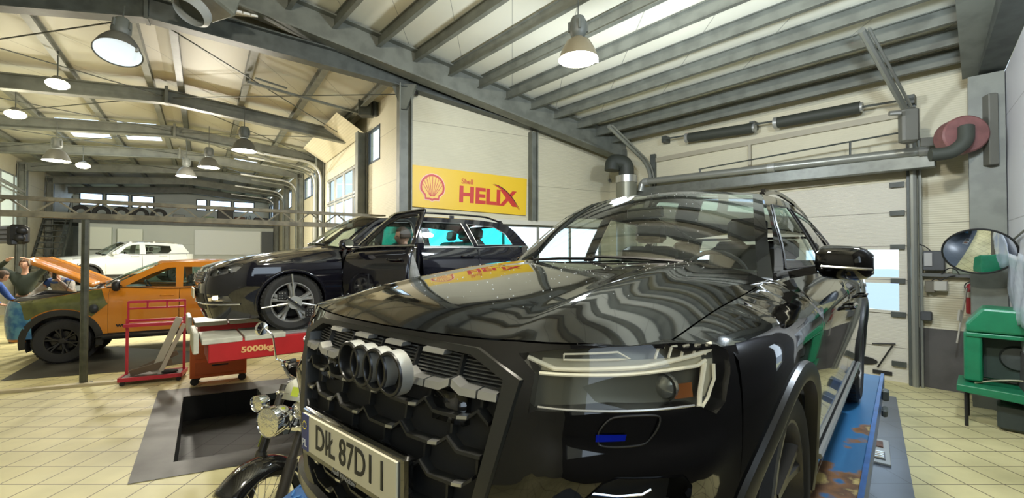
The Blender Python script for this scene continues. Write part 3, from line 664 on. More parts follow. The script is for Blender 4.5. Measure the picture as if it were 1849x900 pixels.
        if c.rails:
            m = MB(); x0, x1 = c.rails; P = [(x, sg * (c.yr(x) - .03), c.zr(x) + .012 + c.railh * min(1, 6 * (x0 - x) / (x0 - x1), 6 * (x - x1) / (x0 - x1))) for x in np.linspace(x0, x1, 24)]; m.tube(P, .016, 8)
            for x in (x0 - .06, (x0 + x1) / 2, x1 + .06): m.box((x, sg * (c.yr(x) - .03), c.zr(x) + .02), (.07, .025, .05))
            m.build('roof_rail', c.railm or paint, root)
    # ---- windscreen, pillars, roof
    bx = lambda s: c.xb0 + (c.xA[0] - c.xb0) * abs(s)**2.2; tx = lambda s: c.xt0 + (c.xA[1] - c.xt0) * abs(s)**2.2
    def wsf(s, t):
        b0, t0 = bx(s), tx(s); yb = s * c.yt(c.xA[0]); yt_ = s * c.yr(c.xA[1]); zb_ = c.zt(c.xA[0]) + c.wb * (1 - s * s); zt_ = c.zr(c.xA[1]) + c.crown * (1 - s * s)
        k = .03 * 4 * t * (1 - t); return (b0 + (t0 - b0) * t + k * .5, yb + (yt_ - yb) * t, zb_ + (zt_ - zb_) * t + k)
    ss = lambda a, b, n_: np.linspace(a, b, n_)
    MB().grid([[wsf(s, t) for s in ss(-.93, .93, 33)] for t in ss(.035, .95, 15)]).build('windscreen', glassm, root)
    m = MB(); e = .9
    for a, b in ((-1, -.93), (.93, 1)): m.grid([[wsf(s, t) for s in ss(a, b, 3)] for t in ss(0, 1, 15)])
    m.grid([[wsf(s, t) for s in ss(-.93, .93, 33)] for t in (.95, .975, 1)]); m.build('windscreen_frame', paint, root)
    m = MB(); m.grid([[tuple(np.array(wsf(s, t)) + (0, 0, -.004)) for s in ss(-.94, .94, 33)] for t in (.0, .03, .055)]); m.build('windscreen_band', frit, root)
    m = MB(); m.grid([[(bx(s) + (.11 - 0 * s) * (1 - t) if 0 else bx(s) + .10 * (1 - t), s * (c.yt(c.xA[0]) - .0), c.zt(c.xA[0]) + c.wb * (1 - s * s) - .035 * (1 - t)) for s in ss(-1, 1, 25)] for t in (0, .5, 1)]); m.build('cowl', BLKP, root)
    for sg in (1, -1):
        m = MB(); s0 = .55 * sg if sg > 0 else -.05; P = [np.array(wsf(s0 + (-.62 * t * 1), .05 + .02 * t)) + (.01, 0, .012) for t in (0, .5, 1)]; m.tube([tuple(p) for p in P], .009, 6); m.build('wiper', BLKP, root)
    xe = cab_end if cab_end is not None else c.ge[0][0]
    def roof(s, t):
        x0 = tx(s); x = x0 + (xe - x0) * t; return (x, s * c.yr(x if x < c.xA[1] else c.xA[1]), (c.zr(min(x, c.xA[1]))) + c.crown * (1 - s * s))
    MB().grid([[roof(s, t) for s in ss(-1, 1, 25)] for t in ss(0, 1, 24)], flip=True).build('roof', paint, root)
    # ---- rear
    def Rr(u, z):
        sg = 1 if u >= 0 else -1; x = -c.L + hinterp(c.RU, c.RX, abs(u)); y = sg * (hinterp(c.RU, c.RY, abs(u)) + hinterp(c.DZ, c.DY, z) * min(1, abs(u))**2); return (x, y, z)
    if rear:
        ur = hinterp(c.RX, c.RU, c.rxs); zr_ = c.zt(-c.L + c.rxs)
        PN('rear_bumper', [(-ur, c.zs - .05), (ur, c.zs - .05), (ur, zr_), (-ur, zr_)], [], Rr, paint, root, .08)
        xg = c.ge[-1][0]
        q = [[(x_, s * y_, z_) for s in ss(-1, 1, 13)] for x_, y_, z_ in ((xe, c.yr(xe), c.zr(xe)), (xe * .35 + xg * .65, c.yr(xe) * .4 + c.yt(xg) * .6, c.zr(xe) * .45 + c.zt(xg) * .55), (xg, c.yt(xg), c.zt(xg)), (-c.L + .08, c.yt(xg) - .03, c.zt(xg) - .03))]
        m = MB(); m.grid(q[2:])
        for e0, e1 in ((0, 2), (11, 13)): m.grid([r[e0:e1] for r in q[:3]])
        top_ = q[0]; m.grid([top_, [tuple(np.array(p) * .82 + np.array(p2) * .18) for p, p2 in zip(q[0], q[1])]]); m.build('tailgate', paint, root)
        q = [[(p[0] - .004, p[1] * .97, p[2]) for p in r] for r in q[:3]]
        MB().grid(q).build('rear_window', (glass_of or {}).get('rear', glass_side), root)
    # ---- underside, cabin
    m = MB(); m.box((-c.L / 2, 0, c.zs + .02), (c.L - .7, .98, .16)); m.box(((fx + rx) / 2, 0, c.zs + .03), (abs(rx - fx) - 2 * ar - .1, c.W * 1.75, .1)); m.cyl((fx, -.7, cz), (fx, .7, cz), .04, 10); m.cyl((rx, -.7, cz), (rx, .7, cz), .05, 10); m.build('underbody', RUB, root)
    if interior:
        x0 = c.xA[0]; zi = c.zt(x0)
        m = MB(); V = [[(x_, y, z_) for y in ss(-c.yt(x0) + .03, c.yt(x0) - .03, 9)] for x_, z_ in ((c.xb0 - .06, zi - .03), (x0 - .25, zi - .005), (x0 - .42, zi - .04), (x0 - .50, zi - .16), (x0 - .42, zi - .45))]; m.grid(V); m.build('dashboard', CABIN, root)
        m = MB(); sx = x0 - .95
        for y in (.37, -.37): seat(m, sx, y, c.seatz)
        if len(c.doors) > 1:
            for y in (.42, -.42, 0): seat(m, sx - .95, y, c.seatz - (.14 if c.L > 5 else -.02))
        m.build('seats', SEATM, root)
        m = MB(); cx_, cz_ = x0 - .62, zi - .04; th = 1.15
        m.tube([(cx_ + .18 * math.sin(a) * math.cos(th), .37 + .18 * math.cos(a), cz_ + .18 * math.sin(a) * math.sin(th)) for a in [2 * math.pi * i / 24 for i in range(24)]], .015, 8, closed=True)
        m.box((cx_, .37, cz_), (.04, .14, .1)); m.beam((cx_, .2, cz_), (cx_, .54, cz_), .025, .03); m.beam((cx_, .37, cz_), (cx_ + .25, .37, cz_ - .1), .05, .05); m.build('steering_wheel', CABIN, root)
        m = MB(); m.box((c.xA[1] + .20, 0, c.zr(c.xA[1]) + c.crown - .13), (.03, .24, .07), ch=.01); m.beam((c.xA[1] + .17, 0, c.zr(c.xA[1]) + c.crown - .10), (c.xA[1] + .12, 0, c.zr(c.xA[1]) + c.crown - .02), .03, .03); m.build('rear_view_mirror', BLKP, root)
        MB().box(((c.xA[0] + xe) / 2 - .2, 0, c.seatz - .18), (abs(xe - c.xA[0]) - .2, 1.2, .04)).build('cabin_floor', CABIN, root, 0)
    if wheels:
        for cx in (fx, rx):
            for sg in (1, -1): wheel_obj(root, cx, sg * (c.W - .03 - c.ww / 2), sg, c.R, c.rim, c.ww, c.spokes, wmat or rim or SATIN, twin=c.twin)
    return hd_
def mirror_part(root, c, x, sg, dims, paint, z, y0, y1, stalk, tilt=.12, strip=None):
    m = MB(); k = 14; rings = []
    for i in range(9):
        t = i / 8; y = y0 + (y1 - y0) * t; sc = (1 - (2 * t - 1)**4 * .45) if t > .5 else (1 - (2 * t - 1)**6 * .35)
        rings.append([(x + dims[0] * .5 * sc * (1 if math.cos(a) > 0 else .75) * math.copysign(abs(math.cos(a))**.8, math.cos(a)), sg * y, z - .012 * t + dims[1] * .5 * sc * math.copysign(abs(math.sin(a))**.75, math.sin(a))) for a in [2 * math.pi * j / 20 for j in range(20)]])
    V = [p for r in rings for p in r]; n_ = 20; F = [(i * n_ + j, i * n_ + (j + 1) % n_, (i + 1) * n_ + (j + 1) % n_, (i + 1) * n_ + j) for i in range(8) for j in range(n_)] + [tuple(range(n_)), tuple(range(8 * n_, 9 * n_))]
    m.add(V, F); m.beam(stalk[0], stalk[1], .07, .035); o = m.build('wing_mirror', paint, root, 50)
    if strip:
        m = MB(); m.tube([(x + dims[0] * .5 * q, sg * (y0 + (y1 - y0) * t), z - .02 - .012 * t) for t, q in ((.12, .93), (.4, 1.01), (.7, .99), (.9, .82), (.97, .6))], .006, 6); m.build('turn_signal', strip, o)
    m = MB(); m.add([(x - dims[0] * .42, sg * (y0 + (y1 - y0) * (.5 + .4 * math.cos(a))), z + dims[1] * .38 * math.sin(a)) for a in [2 * math.pi * j / 16 for j in range(16)]], [tuple(range(16))]); m.build('mirror_glass', CHROME, o)
    return o
# ================================================================== the large black car on the near lift
def relief7(a, z):
    def sm(v, p, q): t = min(1, max(0, (v - p) / (q - p))); return t * t * (3 - 2 * t)
    k = sm(a, .58, .66) * (1 - sm(a, .98, 1.15)); return k * hinterp([.3, .5, .64, .71, .735, .765, .785, .80, .815, .865, .9], [0, 0, .014, .026, .028, .008, .003, .007, .010, 0, 0], z) + .012 * sm(a, .62, .7) * (1 - sm(a, .95, 1.05)) * sm(z, .30, .42) * (1 - sm(z, .6, .66)) * -1
Q = Car(L=5.06, PY=[0, .3, .5, .65, .78, .87, .93, .965, .985, .99], PX=[0, -.015, -.05, -.11, -.22, -.36, -.50, -.63, -.80, -1.0],
        RX=[0, .04, .12, .28, .5, .9], RY=[0, .5, .78, .92, .97, .99], RU=[0, .5, .80, 1.01, 1.24, 1.65], rxs=.35,
        DZ=[.15, .25, .35, .55, .72, .82, .88, .94, .98, 1.02], DY=[-.09, -.05, -.035, -.02, -.002, 0, -.003, -.012, -.028, -.06],
        LZ=[.15, .30, .45, .60, .75, .88, .98, 1.05], LX=[-.09, -.03, -.0, 0, -.015, -.04, -.09, -.14], relief=relief7,
        TX=[0, .15, .28, .42, .71, 1.09, 1.5, 2.4, 3.4, 4.4, 5.06], TZ=[.93, .95, .967, .984, 1.021, 1.052, 1.085, 1.11, 1.125, 1.14, 1.14], TY=[.80, .80, .80, .80, .80, .80, .79, .845, .85, .80, .74],
        CX=[0, .1, .3, .5, .7, 1.0, 1.3, 1.45], CZ=[.945, .978, 1.035, 1.072, 1.10, 1.135, 1.155, 1.160], hp=5.5, crease=(.012, .50, .045),
        GX=[1.4, 2.15, 2.6, 2.95, 3.6, 4.2, 4.6, 5.0], GY=[.62, .62, .63, .63, .62, .60, .58, .55], GZ=[1.545, 1.545, 1.56, 1.555, 1.52, 1.45, 1.37, 1.26],
        vs=.93, sh=(.0, .62), ax=(-.93, -3.925), ar=.425, R=.38, rim=.285, ww=.27, spokes=5, twin=True, zb=.25, zs=.30, xs=-.50, uh=.92, xc=-1.47, xc0=-1.36, hz=.90,
        doors=[(-1.50, -2.66), (-2.67, -3.62)], xA=(-1.56, -2.17), xb0=-1.40, xt0=-2.03, wb=.045, crown=.045, clad=mat('arch_plastic', (.02, .02, .018), .35), cw=.05,
        ge=[(-4.55, 0), (-4.66, 1.34), (-4.80, 1.145)], framem=None, trimm=DKMETAL, rails=(-2.3, -4.3), railh=.035, railm=GLOSSB, seatz=.62, handle=BLK,
        wins=[[(-1.80, 1.125), (-2.60, 1.135), (-2.62, 1.50), (-2.22, 1.485), (-2.02, 1.36)], [(-2.74, 1.135), (-3.62, 1.15), (-3.70, 1.46), (-2.74, 1.50)], [(-3.76, 1.16), (-4.45, 1.19), (-4.35, 1.34), (-3.78, 1.44)]])
QYAW = .7235
suv = empty('car', (-.46, 1.335, EYE - 1.19), math.atan2(-math.cos(QYAW), -math.sin(QYAW)), 'large glossy black sport utility car with a honeycomb grille on the blue lift in front', 'car')
HL = [(.545, .955), (.639, .970), (.776, .980), (.956, .984), (1.08, .972), (1.112, .955), (1.105, .905), (1.080, .842), (1.043, .82), (.997, .842), (.776, .850), (.605, .837), (.588, .829), (.594, .917)]
FOGH = [(.700, .36), (.700, .63), (.758, .700), (.788, .712), (.943, .703), (.968, .675), (.985, .60), (.96, .42), (.90, .36)]
GRO = [(-.36, .33), (.36, .33), (.44, .40), (.50, .62), (.545, .80), (.567, .900), (.43, .957), (-.43, .957), (-.567, .900), (-.545, .80), (-.50, .62), (-.44, .40)]
GRI = [(-.34, .37), (.34, .37), (.40, .43), (.455, .60), (.50, .80), (.515, .893), (.405, .938), (-.405, .938), (-.515, .893), (-.50, .80), (-.455, .60), (-.40, .43)]
mirr = lambda P: [(-u, z) for u, z in P][::-1]
WASH = chaikin([(.747, .806), (.765, .829), (.788, .837), (.881, .837), (.887, .825), (.866, .779), (.837, .771), (.752, .770), (.747, .782)], 2, True)
build_car(Q, suv, BLK, glassm=glass('windscreen_glass', (.84, .90, .86), ior=1.6), rim=mat('grey_rim', (.10, .095, .085), .35, metal=.6), fascia_holes=[GRO, HL, mirr(HL), FOGH, mirr(FOGH)], glass_side=glass('side_glass', (.74, .80, .77), ior=1.5))
# hood vents and seam, grille
def strip_uv(m, P, r, off, n_=6, fn=None):
    fn = fn or (lambda u, z: Q.G(u, z, off)); P = resample(P, .03, False); m.tube([fn(*p) for p in P], r, n_)
def ringpanel(name, outer, inner, off, mt, parent, h=.03): return PN(name, outer, [inner], lambda u, z: Q.G(u, z, off), mt, parent, h, solid=.02)
gr = PN('grille', GRO, [], lambda u, z: Q.G(u, z, -.045), RUB, suv, .05)
FRM = mat('grille_frame', (.035, .035, .03), .3, metal=.3)
m = MB(); n_ = len(GRO); V = []; F = []
for i in range(n_):
    a, b = GRO[i], GRI[i]; V += [Q.G(a[0], a[1], .002), Q.G(a[0] * .99, a[1], .012), Q.G(b[0], b[1], .004), Q.G(b[0], b[1], -.07)]
for i in range(n_):
    for j in range(3): F.append((i * 4 + j, ((i + 1) % n_) * 4 + j, ((i + 1) % n_) * 4 + j + 1, i * 4 + j + 1))
m.add(V, F).build('frame', FRM, gr, 25)
GRID = mat('grille_rib', (.020, .020, .018), .42, spec=.4)
rowz = [.852, .785, .705, .625, .545, .468, .40]; bars = MB(); silv = MB(); fins = MB(); CW = .18
def inG(u, z): return inside([(u, z)], GRI)[0]
def slat(m, P, h_, d0, d1):
    P = resample(P, .02, False)
    for a, b in zip(P, P[1:]):
        if not (inG(*a) and inG(*b)): continue
        V = []
        for p in (a, b): V += [Q.G(p[0], p[1] - h_ / 2, d0), Q.G(p[0], p[1] - h_ * .38, d1), Q.G(p[0], p[1] + h_ * .38, d1), Q.G(p[0], p[1] + h_ / 2, d0)]
        m.add(V, [(i, 4 + i, 5 + i, 1 + i) for i in range(3)] + [(0, 1, 2, 3), (7, 6, 5, 4)])
for r, z in enumerate(rowz):
    for k in range(-4, 5):
        c0 = (k + (0 if r % 2 else .5)) * CW
        P = [(c0 - .09, z + (.026 if r else .016)), (c0 - .055, z), (c0 + .055, z), (c0 + .09, z + (.026 if r else .016))]
        slat(bars, P, .011 if r else .018, -.034, -.004)
        if r < 6:
            for e in (-.09,): slat(bars, [(c0 + e, z + .04), (c0 + e, rowz[r - 1] if r else .93)], .01, -.06, -.03) if 0 else None
            zz = rowz[r - 1] if r else .93
            a, b = c0 - .09, z + .026
            if inG(a, b) and inG(a, zz):
                V = []
                for zq in (b, zz): V += [Q.G(a - .007, zq, -.04), Q.G(a - .004, zq, -.022), Q.G(a + .004, zq, -.022), Q.G(a + .007, zq, -.04)]
                bars.add(V, [(i, 4 + i, 5 + i, 1 + i) for i in range(3)])
        if r == 0 and abs(c0) > .15:
            for P_ in ([(c0 - .086, z + .015), (c0 - .055, z), (c0 - .004, z)], [(c0 + .002, z), (c0 + .055, z), (c0 + .086, z + .015)]):
                silv = MB(); slat(silv, P_, .024, -.03, .006)
                if silv.v: silv.build('slat', SATIN, gr, 30)
        elif r:
            silv = MB(); slat(silv, [(c0 + .03, z + .001), (c0 + .062, z + .006)], .010, -.02, -.001)
            if silv.v: silv.build('slat', SATIN, gr, 30)
for y in (-.27, -.09, .09, .27): silv = MB(); slat(silv, [(y - .042, .932), (y + .042, .932)], .014, -.03, .004); silv.build('slat', SATIN, gr, 30)
for z in np.arange(.862, .93, .009): slat(fins, [(-.5, z), (.5, z)], .004, -.06, -.035)
bars.build('rib', GRID, gr, 30); fins.build('fin', mat('fin', (.10, .10, .09), .4), gr, 0)
bdg = MB(); bf = MB()
for k in range(4):
    cy = -.036 + k * .0715; prof = [(.0615, .0), (.0615, .036), (.059, .041), (.052, .041), (.050, .036), (.050, .0)]
    bdg.lathe([(r_, h_ - .025) for r_, h_ in prof[:2]], (0, cy, .868), 'x', 40); bf.lathe([(r_, h_ - .025) for r_, h_ in prof[1:]], (0, cy, .868), 'x', 40)
bd = bdg.build('badge', mat('matt_silver', (.42, .42, .38), .45, metal=.5), gr); bf.build('badge_face', DKMETAL, bd)
# sensors between rings and grille corners
for u in (-.31, .345):
    m = MB(); m.add([Q.G(u - .055, .76, -.02), Q.G(u + .055, .76, -.02), Q.G(u + .055, .835, -.02), Q.G(u - .055, .835, -.02)], [(0, 1, 2, 3)]); m.build('radar_cover', GLOSSB, gr, solid=.03)
# number plate on its black holder
pc = Vector((.025, -.05, .585)); pl = MB()
for (y0, y1, z0, z1, x0) in ((-.35, .262, .50, .665, .0),): pl.box((.0, (y0 + y1) / 2, (z0 + z1) / 2), (.03, y1 - y0, z1 - z0), ch=.008)
hold = pl.build('plate_holder', GLOSSB, suv)
pl = MB(); pl.box((.018, -.05, .588), (.008, .56, .122), ch=.002); plate = pl.build('number_plate', mat('plate_cream', (.75, .70, .52), .4), hold)
MB().box((.0235, -.05 - .257, .588), (.003, .046, .120)).build('country_band', mat('plate_blue', (.01, .03, .22), .4), plate)
MX = lambda x, y, z: frame_m((x, y, z), (0, 1, 0), (0, 0, 1))
INK = mat('ink', (.01, .01, .01), .5)
text('plate_text', 'DIŁ 87D1 I', .112, INK, plate, MX(.023, -.03, .588), .001, .001, .80)
text('country_code', 'PL', .034, mat('white_ink', (.8, .8, .8), .5), plate, MX(.026, -.05 - .257, .552), .0006)
m = MB()
for k in range(12): a = k * math.pi / 6; m.ball((.0255, -.307 + .013 * math.cos(a), .612 + .013 * math.sin(a)), .0025, 6)
m.build('star_ring', mat('star_yellow', (.6, .5, .05), .5), plate)
text('dealer_text', 'Audi Wrocław', .024, mat('grey_ink', (.4, .4, .4), .5), hold, MX(.0165, -.06, .513), .0006)
MB().box((.016, .18, .513), (.002, .05, .014)).build('red_mark', mat('red_ink', (.35, .01, .02), .5), hold)
# headlights
AMB = mat('amber', (.30, .09, .015), .3); DRL = mat('drl', (.80, .76, .60), .3, emit=(1, .92, .66), estr=.12); HLB = mat('lamp_bowl', (.13, .125, .09), .3, metal=.3)
for sg in (1, -1):
    g = (lambda P: P) if sg > 0 else mirr
    hl = PN('headlight', g(HL), [], lambda u, z: Q.G(u, z, .002), HEADL, suv, .03)
    PN('housing', g(HL), [], lambda u, z: Q.G(u, z, -.045), HLB, hl, .03)
    m = MB(); P = g(HL); P2 = resample(P, .02)
    m.grid([[Q.G(u, z, o) for u, z in P2 + [P2[0]]] for o in (.003, -.02, -.046)]); m.build('surround', GLOSSB, hl)
    S_ = lambda u, z, o=-.018: Q.G(sg * u, z, o)
    m = MB()
    for P_, r_ in (([(.565, .945), (.64, .925), (.86, .932), (1.03, .950), (1.075, .958)], .0055), ([(.60, .913), (.80, .916), (1.02, .925), (1.05, .935)], .0045), ([(1.045, .93), (1.030, .89), (1.012, .835)], .006), ([(1.075, .925), (1.072, .89), (1.045, .85), (1.02, .832)], .004), ([(.66, .958), (.80, .965), (.83, .95), (.66, .946), (.66, .958)], .0025)):
        m.tube([S_(*p) for p in resample(P_, .03, False)], r_, 6)
    for k in range(5): u0 = .90 + k * .038; m.tube([S_(u0, .948), S_(u0 + .018, .971), S_(u0 + .034, .972)], .0035, 5)
    m.build('daylight_strip', DRL, hl)
    m = MB(); Vv = [[S_(u, z, -.03) for u in np.linspace(.60, 1.05, 12)] for z in (.917, .93, .945)]; m.grid(Vv); m.grid([[S_(a_ + (b_ - a_) * t, z, -.028) for t in (0, .5, 1)] for z, a_, b_ in ((.935, 1.045, 1.085), (.89, 1.032, 1.075), (.85, 1.018, 1.045))]); m.build('reflector_band', mat('band_cream', (.50, .46, .33), .35), hl)
    m = MB(); a = S_(.90, .872, -.02); MM = frame_m(a, (0, 1, 0), (0, 0, 1))
    for u in (.93,): cpt = Vector(S_(u, .878, -.04)); m.lathe([(.0, .012), (.015, .010), (.026, .002), (.03, -.01), (.034, -.012), (.034, .004)], cpt, 'x', 24)
    m.build('projector', CHROME if 0 else mat('projector_glass', (.35, .36, .33), .08, metal=.6), hl)
    MB().grid([[S_(u, z, -.03) for u in np.linspace(.955 - (z - .855) * .0, 1.01, 4)] for z in (.852, .865, .885)]).build('amber_reflector', AMB, hl)
    MB().tube([S_(u, .846, .003) for u in np.linspace(.61, .98, 12)], .003, 5).build('lower_strip', SATIN, hl)
    # washer cover
    m = MB(); P = [(sg * u, z) for u, z in WASH]; m.tube([Q.G(u, z, .004) for u, z in P] + [Q.G(*P[0], .004)], .0022, 5); m.build('washer_cover', DKMETAL, suv)
    # lower intake
    fh = g(FOGH); it = PN('air_intake', fh, [], lambda u, z: Q.G(u, z, -.07), RUB, suv, .04)
    m = MB(); P2 = resample(fh, .03); m.grid([[Q.G(u, z, o) for u, z in P2 + [P2[0]]] for o in (.004, -.03, -.07)]); m.build('intake_frame', GLOSSB, it)
    m = MB(); m.tube([Q.G(sg * u, z, -.02) for u, z in ((.74, .665), (.80, .657), (.86, .657), (.88, .668))], .0035, 6); m.build('chrome_bar', CHROME, it)
    m = MB()
    for z in (.46, .54, .61): m.tube([Q.G(sg * u, z, -.03) for u in np.linspace(.71, .96, 8)], .010, 5)
    m.build('bar', BLKP, it)
PN('blue_tape', [(.742, .798), (.808, .798), (.806, .783), (.742, .781)], [], lambda u, z: Q.G(u, z, .006), mat('blue_film', (.004, .015, .35), .75, spec=.05), suv, .01)
# front splitter
m = MB(); m.grid([[Q.G(u, z, o) for u in np.linspace(-.98, .98, 41)] for z, o in ((.38, .0), (.365, .02), (.33, .028), (.28, .02), (.25, .0))]); m.build('front_splitter', mat('splitter', (.03, .03, .028), .25, metal=.3), suv)
mirror_part(suv, Q, -1.72, 1, (.17, .15), BLK, 1.165, .935, 1.135, ((-1.74, .83, 1.10), (-1.73, .97, 1.135)), strip=SATIN)
mirror_part(suv, Q, -1.90, -1, (.21, .14), BLK, 1.13, .865, .965, ((-1.80, -.83, 1.08), (-1.84, -.90, 1.10)), strip=SATIN)
# creases on the flanks: chrome sill line, side lower moulding
for sg in (1, -1):
    m = MB(); m.tube([(x, sg * (Q.Y(x, .40) + .012), .40 - .0) for x in np.linspace(-1.42, -3.45, 16)], .012, 6); m.build('sill_moulding', SATIN, suv)
m = MB()
random.seed(3)
for k in range(260):
    if k < 170: x, y = random.uniform(-.3, -1.42), random.uniform(-.75, .6); p = Q.hood(x, y, .001)
    else:
        s_, t_ = random.uniform(-.92, .6), random.uniform(.05, 1.0); b0 = Q.xb0 + (Q.xA[0] - Q.xb0) * abs(s_)**2.2; t0 = Q.xt0 + (Q.xA[1] - Q.xt0) * abs(s_)**2.2
        kk = .12 * t_ * (1 - t_); yb = s_ * Q.yt(Q.xA[0]); yq = s_ * Q.yr(Q.xA[1]); zb_ = Q.zt(Q.xA[0]) + Q.wb * (1 - s_ * s_); zt_ = Q.zr(Q.xA[1]) + Q.crown * (1 - s_ * s_)
        p = (b0 + (t0 - b0) * t_ + kk * .5 + .003, yb + (yq - yb) * t_, zb_ + (zt_ - zb_) * t_ + kk + .003)
    r_ = random.uniform(.0012, .0032); m.ball(p, (r_, r_, r_ * .6), 6)
tag(m.build('water_drops', mat('water_drop', (.85, .87, .85), .1), suv), kind='stuff')
# ================================================================== black estate car on the red lift
VYAW = .909
est = empty('car', (-3.815, 5.336, 1.173), math.atan2(-math.cos(VYAW), -math.sin(VYAW)), 'black estate car with its front door open, standing on the red ramp lift', 'car')
VC = Car(L=4.77, PY=[0, .3, .5, .65, .76, .83, .87, .90, .91], PX=[0, -.02, -.06, -.13, -.24, -.38, -.52, -.75, -1.0],
         RX=[0, .04, .12, .28, .5, .9], RY=[0, .5, .72, .84, .89, .91], RU=[0, .5, .74, .93, 1.16, 1.57], rxs=.35,
         DZ=[.15, .25, .4, .55, .70, .78, .84, .9], DY=[-.08, -.05, -.02, 0, 0, -.01, -.03, -.06],
         LZ=[.15, .30, .45, .60, .72, .80, .9], LX=[-.08, -.03, 0, -.01, -.06, -.12, -.2], relief=None,
         TX=[0, .3, .6, 1.0, 1.5, 2.6, 3.6, 4.4, 4.77], TZ=[.68, .74, .82, .89, .955, .985, 1.0, 1.03, 1.03], TY=[.66, .70, .72, .74, .76, .80, .80, .74, .70],
         CX=[0, .1, .3, .6, 1.0, 1.4], CZ=[.70, .75, .82, .89, .955, 1.0], hp=4, crease=(.008, .45, .05),
         GX=[1.5, 2.1, 2.6, 3.2, 3.8, 4.3, 4.6], GY=[.58, .60, .61, .61, .60, .57, .55], GZ=[1.40, 1.40, 1.44, 1.45, 1.44, 1.40, 1.36],
         vs=.80, sh=(.0, .6), ax=(-.90, -3.61), ar=.365, R=.33, rim=.235, ww=.225, spokes=5, twin=True, zb=.17, zs=.27, xs=-.50, uh=.80, xc=-1.40, xc0=-1.22, hz=.83,
         doors=[(-1.45, -2.55), (-2.56, -3.50)], xA=(-1.50, -2.05), xb0=-1.28, xt0=-1.92, wb=.05, crown=.05, clad=None, cw=.02,
         ge=[(-4.25, 0), (-4.40, 1.30), (-4.62, 1.04)], framem=None, trimm=SATIN, rails=(-2.2, -4.2), railh=.055, railm=GLOSSB, seatz=.45,
         wins=[[(-1.70, 1.00), (-2.50, 1.01), (-2.48, 1.355), (-2.15, 1.34), (-1.95, 1.25)], [(-2.62, 1.01), (-3.46, 1.02), (-3.32, 1.375), (-2.62, 1.37)], [(-3.54, 1.04), (-4.26, 1.06), (-4.15, 1.24), (-3.95, 1.34), (-3.42, 1.37)]])
VPAINT = mat('midnight_paint', (.006, .006, .010), .07, coat=1)
CYAN = glass('tinted_glass', (.06, .92, .95), ior=1.5)
VHL = [(.52, .655), (.68, .645), (.92, .70), (.98, .77), (.93, .79), (.72, .745), (.56, .70)]
VFG = [(.60, .37), (.90, .37), (.86, .43), (.58, .445)]
build_car(VC, est, VPAINT, glassm=glass('estate_glass', (.6, .68, .66)), rim=mat('alloy', (.62, .62, .60), .3, metal=.8), fascia_holes=[VHL, mirr(VHL), VFG, mirr(VFG)], side_skip=((1, 0),), glass_side=glass('estate_side_glass', (.62, .68, .68)), glass_of={(-1, 1): CYAN, (-1, 2): CYAN, 'rear': CYAN})
def lamp_set(c, root, poly, off, name, lens, inner, sg, bowls, m_in):
    g = poly if sg > 0 else mirr(poly)
    h = PN(name, g, [], lambda u, z: c.G(u, z, .003), lens, root, .05)
    PN('housing', g, [], lambda u, z: c.G(u, z, -.05), inner, h, .06)
    P2 = resample(g, .05); MB().grid([[c.G(u, z, o) for u, z in P2 + [P2[0]]] for o in (.003, -.05)]).build('surround', GLOSSB, h)
    m = MB()
    for u, z, r in bowls: m.lathe([(0, .0), (r * .5, -.0), (r * .9, .012), (r, .03)], Vector(c.G(sg * u, z, -.045)), 'x', 16)
    m.build('reflector', m_in, h); return h
for sg in (1, -1):
    lamp_set(VC, est, VHL, 0, 'headlight', HEADL, mat('lamp_inner', (.35, .35, .36), .3, metal=.5), sg, ((.70, .695, .032), (.84, .715, .035)), CHROME)
    f = lamp_set(VC, est, VFG, 0, 'fog_light', HEADL, mat('lamp_inner', (.35, .35, .36), .3), sg, ((.74, .41, .03),), CHROME)
    MB().ball(VC.G(sg * .68, .405, -.02), (.03, .06, .022), 10).build('bulb', mat('warm_bulb', (1, .8, .4), .4, emit=(1, .8, .4), estr=7), f)
GLn = [(-.46, .56), (.46, .56), (.50, .69), (-.50, .69)]
g = PN('grille', GLn, [], lambda u, z: VC.G(u, z, .004), BLKP, est, .06)
m = MB()
for z in (.575, .605, .635, .665, .69): m.tube([VC.G(u, z, .012) for u in np.linspace(-.47, .47, 13)], .006, 5)
m.build('chrome_slat', CHROME, g)
m = MB(); m.lathe([(.05, 0), (.058, .006), (.066, 0)], VC.G(0, .63, .02), 'x', 24); m.beam(VC.G(-.02, .665, .022), VC.G(0, .60, .022), .006, .01); m.beam(VC.G(.02, .665, .022), VC.G(0, .60, .022), .006, .01); m.build('badge', CHROME, g)
g = PN('lower_grille', [(-.52, .27), (.52, .27), (.50, .45), (-.50, .45)], [], lambda u, z: VC.G(u, z, .004), BLKP, est, .06)
m = MB(); m.tube([VC.G(u, .335, .012) for u in np.linspace(-.98, .98, 31)], .009, 6); m.build('chrome_trim', CHROME, est)
m = MB(); m.box(VC.G(0, .44, .02), (.012, .52, .11)); m.build('number_plate', mat('plate_cream', (.75, .70, .52), .4), est)
